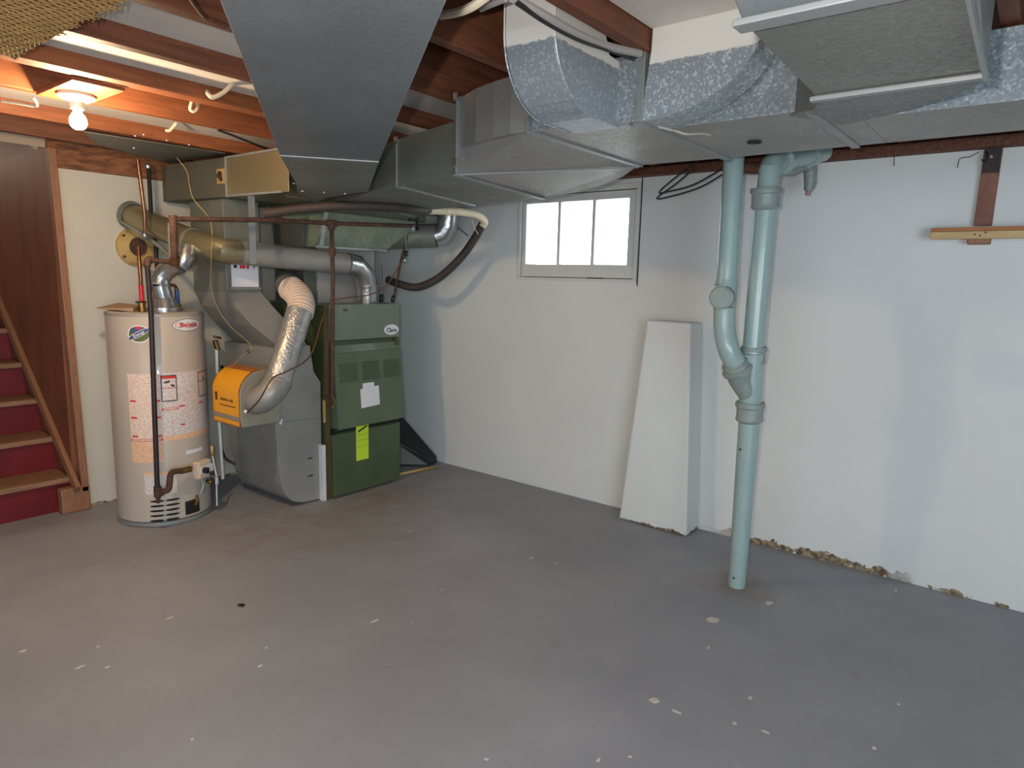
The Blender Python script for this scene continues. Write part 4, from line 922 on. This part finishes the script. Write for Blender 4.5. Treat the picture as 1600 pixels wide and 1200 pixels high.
# ------------------------------------------------------------------ soil stack
ss = thing('drain_stack', (3.232,1.07,0), 'pale blue-green painted cast iron drain stack standing in the floor', 'pipe')
R_ = .0485
pA = P(1151,912,Z=.0); pA = Vector((3.232,1.07,0))
def PY(px, py): return P(px, py, X=3.225) if False else P(px, py, Y=1.07)
top = P(1214,246,Y=1.07)
j1 = P(1171.5,652,Y=1.07); j2 = P(1176,552,Y=1.07); j3 = P(1197,312,Y=1.07)
def depthr(px_w, p):  # radius from a width in the frame
    d = -((ROT.transposed() @ (p-EYE)).z); return px_w*d/F/2
MB().tube([pA, j1], [depthr(26,pA), depthr(33,j1)], 26).build('lower_pipe', 'pipe_paint', ss)
def hub(p, q, rr):
    d_ = (q-p); L_ = d_.length; d_.normalize()
    MB().lathe([(rr*.80,0),(rr*.98,.008),(rr*1.06,.016),(rr*1.0,.026),(rr*1.0,L_*.72),(rr*1.10,L_*.76),(rr*1.12,L_*.9),(rr*1.04,L_),(rr*.72,L_-.004)], p, 28, d_).build('hub', 'pipe_paint_dirty', ss)
hub(P(1170.5,660,Y=1.07), P(1172.5,628,Y=1.07), depthr(40,j1))
MB().tube([j1, j2], depthr(34,j1), 24).build('wye_body', 'pipe_paint', ss)
hub(P(1176,570,Y=1.07), P(1178,541,Y=1.07), depthr(36,j2))
MB().tube([j2, j3], depthr(32,j2), 26).build('middle_pipe', 'pipe_paint', ss)
hub(P(1195.5,328,Y=1.07), P(1197,293,Y=1.07), depthr(42,j3))
MB().tube([j3, P(1203,262,Y=1.07)], depthr(32,j3), 24).build('upper_pipe', 'pipe_paint', ss)
# wye arm
LX = 1.20
l0 = P(1165,600,Y=1.07); l1 = P(1152,572,Y=1.12); l2 = P(1139,548,Y=1.15); l3 = P(1132,515,Y=1.18); l4 = P(1132,482,Y=1.19)
w3 = Vector((P(1174,626,Y=1.07).x,1.07,P(1174,626,Y=1.07).z)); MB().tube(cr([l1, P(1158,592,Y=1.11), P(1167,610,Y=1.085), w3],4), [.066-.0018*k for k in range(13)], 24).build('wye_arm', 'pipe_paint_dirty', ss)
hb_ = (l2-l1).normalized()
MB().lathe([(.050,0),(.068,.004),(.076,.016),(.076,.030),(.068,.036),(.064,.05),(.066,.058),(.060,.066),(.045,.068)], P(1156,582,Y=1.115), 28, hb_).build('hub', 'pipe_paint_dirty', ss)
MB().tube(cr([l1, l2, l3, l4],5), depthr(33,l3), 24).build('bend', 'pipe_paint', ss)
MB().tube([l4, P(1136,440,Y=1.20)], depthr(34,l4), 24).build('cleanout_tee', 'pipe_paint', ss)
co = P(1129,465,Y=1.14); cd = (EYE-co); cd.z = 0; cd.normalize(); cd = (cd + Vector((-.25,.2,0))).normalized()
MB().lathe([(.0,.0),(.052,.0),(.052,.05),(.044,.054),(.044,.062),(0,.064)], co-cd*.02, 24, cd).build('cleanout_plug', 'pipe_paint_dirty', ss)
lt = P(1147,244,Y=1.22)
MB().tube([P(1135,442,Y=1.20), lt, lt + (lt-P(1135,442,Y=1.20))*.06], depthr(31.5,lt), 26).build('left_pipe', 'pipe_paint', ss)
MB().tube([P(1134,447,Y=1.20),P(1135,440,Y=1.20)], depthr(34,l4)*1.04, 24).build('joint_ring', 'pipe_paint', ss)
# top fittings
t1 = P(1203,268,Y=1.07)
MB().tube(cr([t1, P(1210,254,X=3.27), P(1230,247,X=3.40), P(1258,243,X=3.56), P(1285,236,X=3.72)],5), .052, 22).build('top_bend', 'pipe_paint', ss)
MB().tube([P(1219,251,X=3.32), P(1225,249,X=3.36)], .066, 22).build('joint_ring', 'pipe_paint', ss)
MB().tube([P(1262,242,X=3.58), P(1269,240,X=3.62)], .062, 22).build('joint_ring', 'pipe_paint', ss)
MB().tube(cr([P(1212,262,X=3.42), P(1236,266,X=3.52), P(1254,259,X=3.60), P(1266,262,X=3.66)],4), .026, 14).build('side_branch', 'pipe_paint_dirty', ss)
MB().tube([P(1266,254,X=3.67), P(1266,286,X=3.67), P(1263,298,X=3.67)], [.032,.030,.022], 14).build('side_stub', 'pipe_paint_dirty', ss)
MB().tube([P(1263,297,X=3.67), P(1262.5,305,X=3.67)], .013, 10).build('stub_tip', mat('pink_tip', (170,128,120), .6), ss)
MB().tube([P(1160,262,Y=1.24), P(1192,262,Y=1.15)], .030, 14).build('cross_tie', 'old_wood', ss)
for (px, py, yy) in ((1156,702,1.02),(1146,903,1.02)):
    MB().lathe([(0,0),(.005,0),(.005,.004),(0,.004)], P(px,py,Y=1.027), 8, (-.6,-.8,0)).build('paint_chip', 'rust', ss)

# cables hanging by the stack
o = MB().tube(cr([P(1092,250,X=3.5),P(1062,272,X=3.5),P(1030,300,X=3.5),P(1050,298,X=3.5),P(1085,288,X=3.5),P(1128,264,X=3.45)],6), .0045, 6).build('black_cable', 'black_plastic'); tag(o, 'looped black cable hanging under the trunk left of the drain stack, upper loop', 'cable')
o = MB().tube(cr([P(1086,262,X=3.55),P(1055,288,X=3.55),P(1026,310,X=3.55),P(1055,305,X=3.55),P(1095,292,X=3.55),P(1130,272,X=3.5)],6), .0045, 6).build('black_cable', 'black_plastic'); tag(o, 'lower drooping black cable left of the drain stack', 'cable')

# shelf bracket on the right wall
sh = thing('wall_shelf', (3.8,.3,1.76), 'pine shelf board hung on an upright strap on the right wall', 'shelf')
yb1 = P(1553,232,X=3.85); yb0 = P(1535,357,X=3.85)
MB().bar((3.845,yb1.y,2.15),(3.845,yb0.y,1.80),.07,.02,(1,0,0)).build('upright', mat('worn_upright', (140,96,76), .6, 0, col2=(96,40,40), nscale=6), sh, .003)
MB().bar((3.832,yb1.y,2.15),(3.832,yb1.y+(yb0.y-yb1.y)*.33,2.035),.065,.008,(1,0,0)).build('iron_plate', 'iron_dark', sh)
MB().lathe([(0,-.004),(.007,-.004),(.008,0),(0,0)], (3.828,yb1.y+.004,2.105), 8, (1,0,0)).build('screw', 'screw', sh)
e1_ = P(1458,372,X=3.80)
MB().box((3.77,-.9,1.738),(3.80,e1_.y+.01,1.772)).build('front_edge', 'pine', sh, .002)
MB().box((3.77,-.9,1.773),(3.862,e1_.y+.01,1.79)).build('shelf_board', 'pine_orange', sh, .002)
MB().box((3.80,yb0.y-.04,1.715),(3.862,yb0.y+.05,1.75)).build('bracket_block', 'trim_wood', sh, .006)
for dy, dz in ((.02,.012),(-.02,.02),(0,.006)): MB().lathe([(0,-.001),(.004,-.001),(.004,.001),(0,.001)], (3.768,yb0.y+dy,1.745+dz), 6, (1,0,0)).build('nail', 'ink', sh)
o = MB().tube(cr([P(1541,236,X=3.83),P(1543,246,X=3.80),P(1538,253,X=3.80),P(1534,249,X=3.80)],5), .003, 6).build('cup_hook', 'iron_dark'); tag(o, 'small dark cup hook on the wall plate beside the shelf upright', 'hook')
o = MB().tube(cr([P(1530,237,X=3.84),P(1515,245,X=3.84),P(1500,248,X=3.84),P(1496,262,X=3.84)],4), .0018, 6).build('thin_wire', 'iron_dark'); tag(o, 'hair thin bent wire hanging from the wall plate left of the hook', 'wire')
o = MB().tube([P(1397,243,X=3.84),P(1397,259,X=3.84)], .002, 6).build('nail_wire', 'iron_dark'); tag(o, 'short nail-like wire hanging from the wall plate above blank wall', 'wire')

# ------------------------------------------------------------------ overhead cables and lamp
def cable(pts, r, m, label, name='ceiling_cable', cat='cable'):
    o = MB().tube(cr(pts, 6), r, 8).build(name, m); tag(o, label, cat); return o
cable([P(690,24,Z=2.19),P(712,20,Z=2.16),P(735,12,Z=2.15),P(762,-6,Z=2.17)], .011, 'cable_white', 'thick cream cable between the two big ducts at the top')
cable([P(752,14,Z=2.2),P(765,8,Z=2.17),P(790,-2,Z=2.16)], .008, 'grey_cable', 'short grey cable end beside the cream cable')
cable([P(800,-4,Z=2.12),P(850,24,Z=2.12),P(900,52,Z=2.13),P(950,72,Z=2.15),P(1000,84,Z=2.17)], .011, 'grey_cable', 'grey conduit passing across the white riser')
cable([P(808,4,Z=2.11),P(850,33,Z=2.11),P(900,60,Z=2.12),P(945,76,Z=2.14),P(990,92,Z=2.16)], .006, 'black_plastic', 'black cable running below the grey conduit on the white riser')
cable([P(384,122,Y=2.7),P(365,130,Y=2.7),P(350,144,Y=2.7),P(334,152,Y=2.7),P(326,148,Y=2.72),P(324,143,Y=2.8)], .009, 'cable_white', 'cream cable loop hanging from the joists left of the return duct, larger one')
cable([P(300,158,Y=3.2),P(297,170,Y=3.2),P(302,174,Y=3.2),P(308,170,Y=3.2),P(309,160,Y=3.22)], .008, 'cable_white', 'small cream cable loop hanging under a joist, middle one of three')
cable([P(259,204,Y=3.6),P(265,204,Y=3.6),P(270,199,Y=3.6),P(275,193,Y=3.6)], .008, 'cable_white', 'short cream cable end below the joists nearest the back wall')
cable([P(297,-4,Z=2.2),P(318,24,Z=2.2),P(335,33,Z=2.2),P(354,40,Z=2.2)], .007, 'old_wood', 'brown cable stapled on the joist left of the return duct')
cable([P(340,203,Z=2.19),P(365,212,Z=2.19),P(400,226,Z=2.19),P(432,238,Z=2.19)], .006, 'iron_dark', 'dark wire along the joists above the lit duct corner')
cable([P(2,158,Z=2.1),P(30,162,Z=2.1),P(55,166,Z=2.1),P(57,161,Z=2.1),P(51,152,Z=2.1)], .005, 'cable_white', 'bent white wire at the far left under the joists', 'hook_wire', 'wire')

BL_ = P(122,187,Z=2.09)
lamp = thing('ceiling_lamp', (BL_.x,BL_.y,2.2), 'bare glowing bulb in a white porcelain holder under the joists', 'lamp')
MB().box((BL_.x-.09,2.893,2.185),(BL_.x+.09,3.272,2.199)).build('mounting_board', 'joist_wood_b', lamp)
MB().lathe([(0,0),(.065,0),(.068,-.012),(.05,-.022),(.028,-.03),(.024,-.055),(.018,-.055),(0,-.05)], (BL_.x,BL_.y,2.185), 24).build('lampholder', 'porcelain', lamp)
bo = MB().lathe([(.0,-.032),(.014,-.030),(.025,-.022),(.031,-.008),(.031,.006),(.026,.020),(.016,.034),(.013,.045),(.013,.06)], (BL_.x,BL_.y,2.083), 20).build('bulb', 'bulb_glow', lamp)
bl = bpy.data.lights.new('bulb_light', 'POINT'); bl.energy = 44; bl.color = (1.0, .72, .44); bl.shadow_soft_size = .035
blo = bpy.data.objects.new('bulb_light', bl); COL.objects.link(blo); blo.location = (BL_.x,BL_.y,2.04)

# woven mat slung under the joists, top left
wm = thing('woven_mat', (.4,2.0,2.1), 'tan woven burlap mat slung under the joists in the top left corner', 'mat')
c_ = [P(205,-8,Z=2.14), P(50,76,Z=2.12), P(24,92,Z=2.12), P(-60,60,Z=2.12), P(-60,-60,Z=2.16), P(150,-60,Z=2.16)]
MB().hexa([tuple(p) for p in c_], [(p.x,p.y,p.z+.012) for p in c_]).build('backing', 'burlap', wm)
mb = MB()
U = (c_[1]-c_[0]); 
import itertools
poly = [(p.x,p.y) for p in c_]
def inside(x, y):
    r_ = False
    for i in range(len(poly)):
        (x1,y1),(x2,y2) = poly[i], poly[i-1]
        if (y1 > y) != (y2 > y) and x < (x2-x1)*(y-y1)/(y2-y1)+x1: r_ = not r_
    return r_
xs = [p[0] for p in poly]; ys = [p[1] for p in poly]
for ang in (.35, 1.25):
    dx, dy = math.cos(ang), math.sin(ang); n_ = 0
    for k in range(-110, 111):
        ox = (min(xs)+max(xs))/2 - dy*k*.011; oy = (min(ys)+max(ys))/2 + dx*k*.011
        run_ = []
        for s in range(-60, 61):
            x, y = ox+dx*s*.03, oy+dy*s*.03 
            if inside(x, y): run_.append((x, y, 2.119 + (.0035 if (s+k) % 2 else 0) + (.02*(2.2-y)/2 if y < 2.2 else 0) - .004))
            else:
                if len(run_) > 1: mb.tube(run_, .002, 4, False)
                run_ = []
        if len(run_) > 1: mb.tube(run_, .002, 4, False)
o = mb.build('strands', 'burlap_strand', wm); o['kind'] = 'stuff'

# ------------------------------------------------------------------ small things on the floor
o = MB().add([tuple(P(370,946,Z=.003)),tuple(P(374,943,Z=.006)),tuple(P(381,943,Z=.007)),tuple(P(384,945,Z=.003)),tuple(P(378,948,Z=.003)),tuple(P(377,945.5,Z=.012))],[(0,1,5),(1,2,5),(2,3,5),(3,4,5),(4,0,5),(0,4,3,2,1)]).build('dark_chip', 'dark_debris'); tag(o, 'small black chip lying alone on the open grey floor', 'debris')
def chip(px, py, a, b_, m, label, k=9):
    c = P(px, py, Z=.0015); rnd = random.Random(px*7+py); V = []
    for i in range(k):
        t = 2*pi*i/k; q = rnd.uniform(.7,1.15); V.append((c.x+a*q*math.cos(t), c.y+b_*q*math.sin(t), .001))
    n = len(V); V += [(c.x+(x-c.x)*.8, c.y+(y-c.y)*.8, .0025) for x,y,_ in V]
    return MB().add(V, [tuple(range(n))[::-1], tuple(range(n,2*n))]+[(i,(i+1)%n,n+(i+1)%n,n+i) for i in range(n)]).build('paint_patch', m, floor)
mat('chip_pale', (206,202,190), .7, 0, .15, 20)
for px, py, a, b_ in ((1115,968,.035,.03),(1202,942,.03,.015),(1022,1094,.018,.02),(1058,1112,.008,.02),(1106,1012,.02,.006),(1196,1143,.006,.02),(1148,1130,.012,.008),(407,1040,.012,.009),(585,970,.03,.006),
    (265,965,.02,.006),(36,1017,.015,.01),(125,1042,.02,.008),(168,1042,.012,.006),(153,1010,.008,.006),(416,1012,.007,.007),(760,1186,.006,.01),(935,1187,.012,.006),(985,1182,.006,.008),(1404,1100,.008,.006),(830,872,.02,.008),
    (870,880,.012,.006),(640,830,.012,.006),(645,972,.005,.004),(1485,862,.01,.006),(1400,922,.02,.008),(1365,1168,.01,.008),(690,922,.008,.005),(300,1155,.006,.006),(1172,1090,.014,.008)):
    chip(px, py, a, b_, 'chip_pale', '')
print('objects', len(bpy.data.objects))
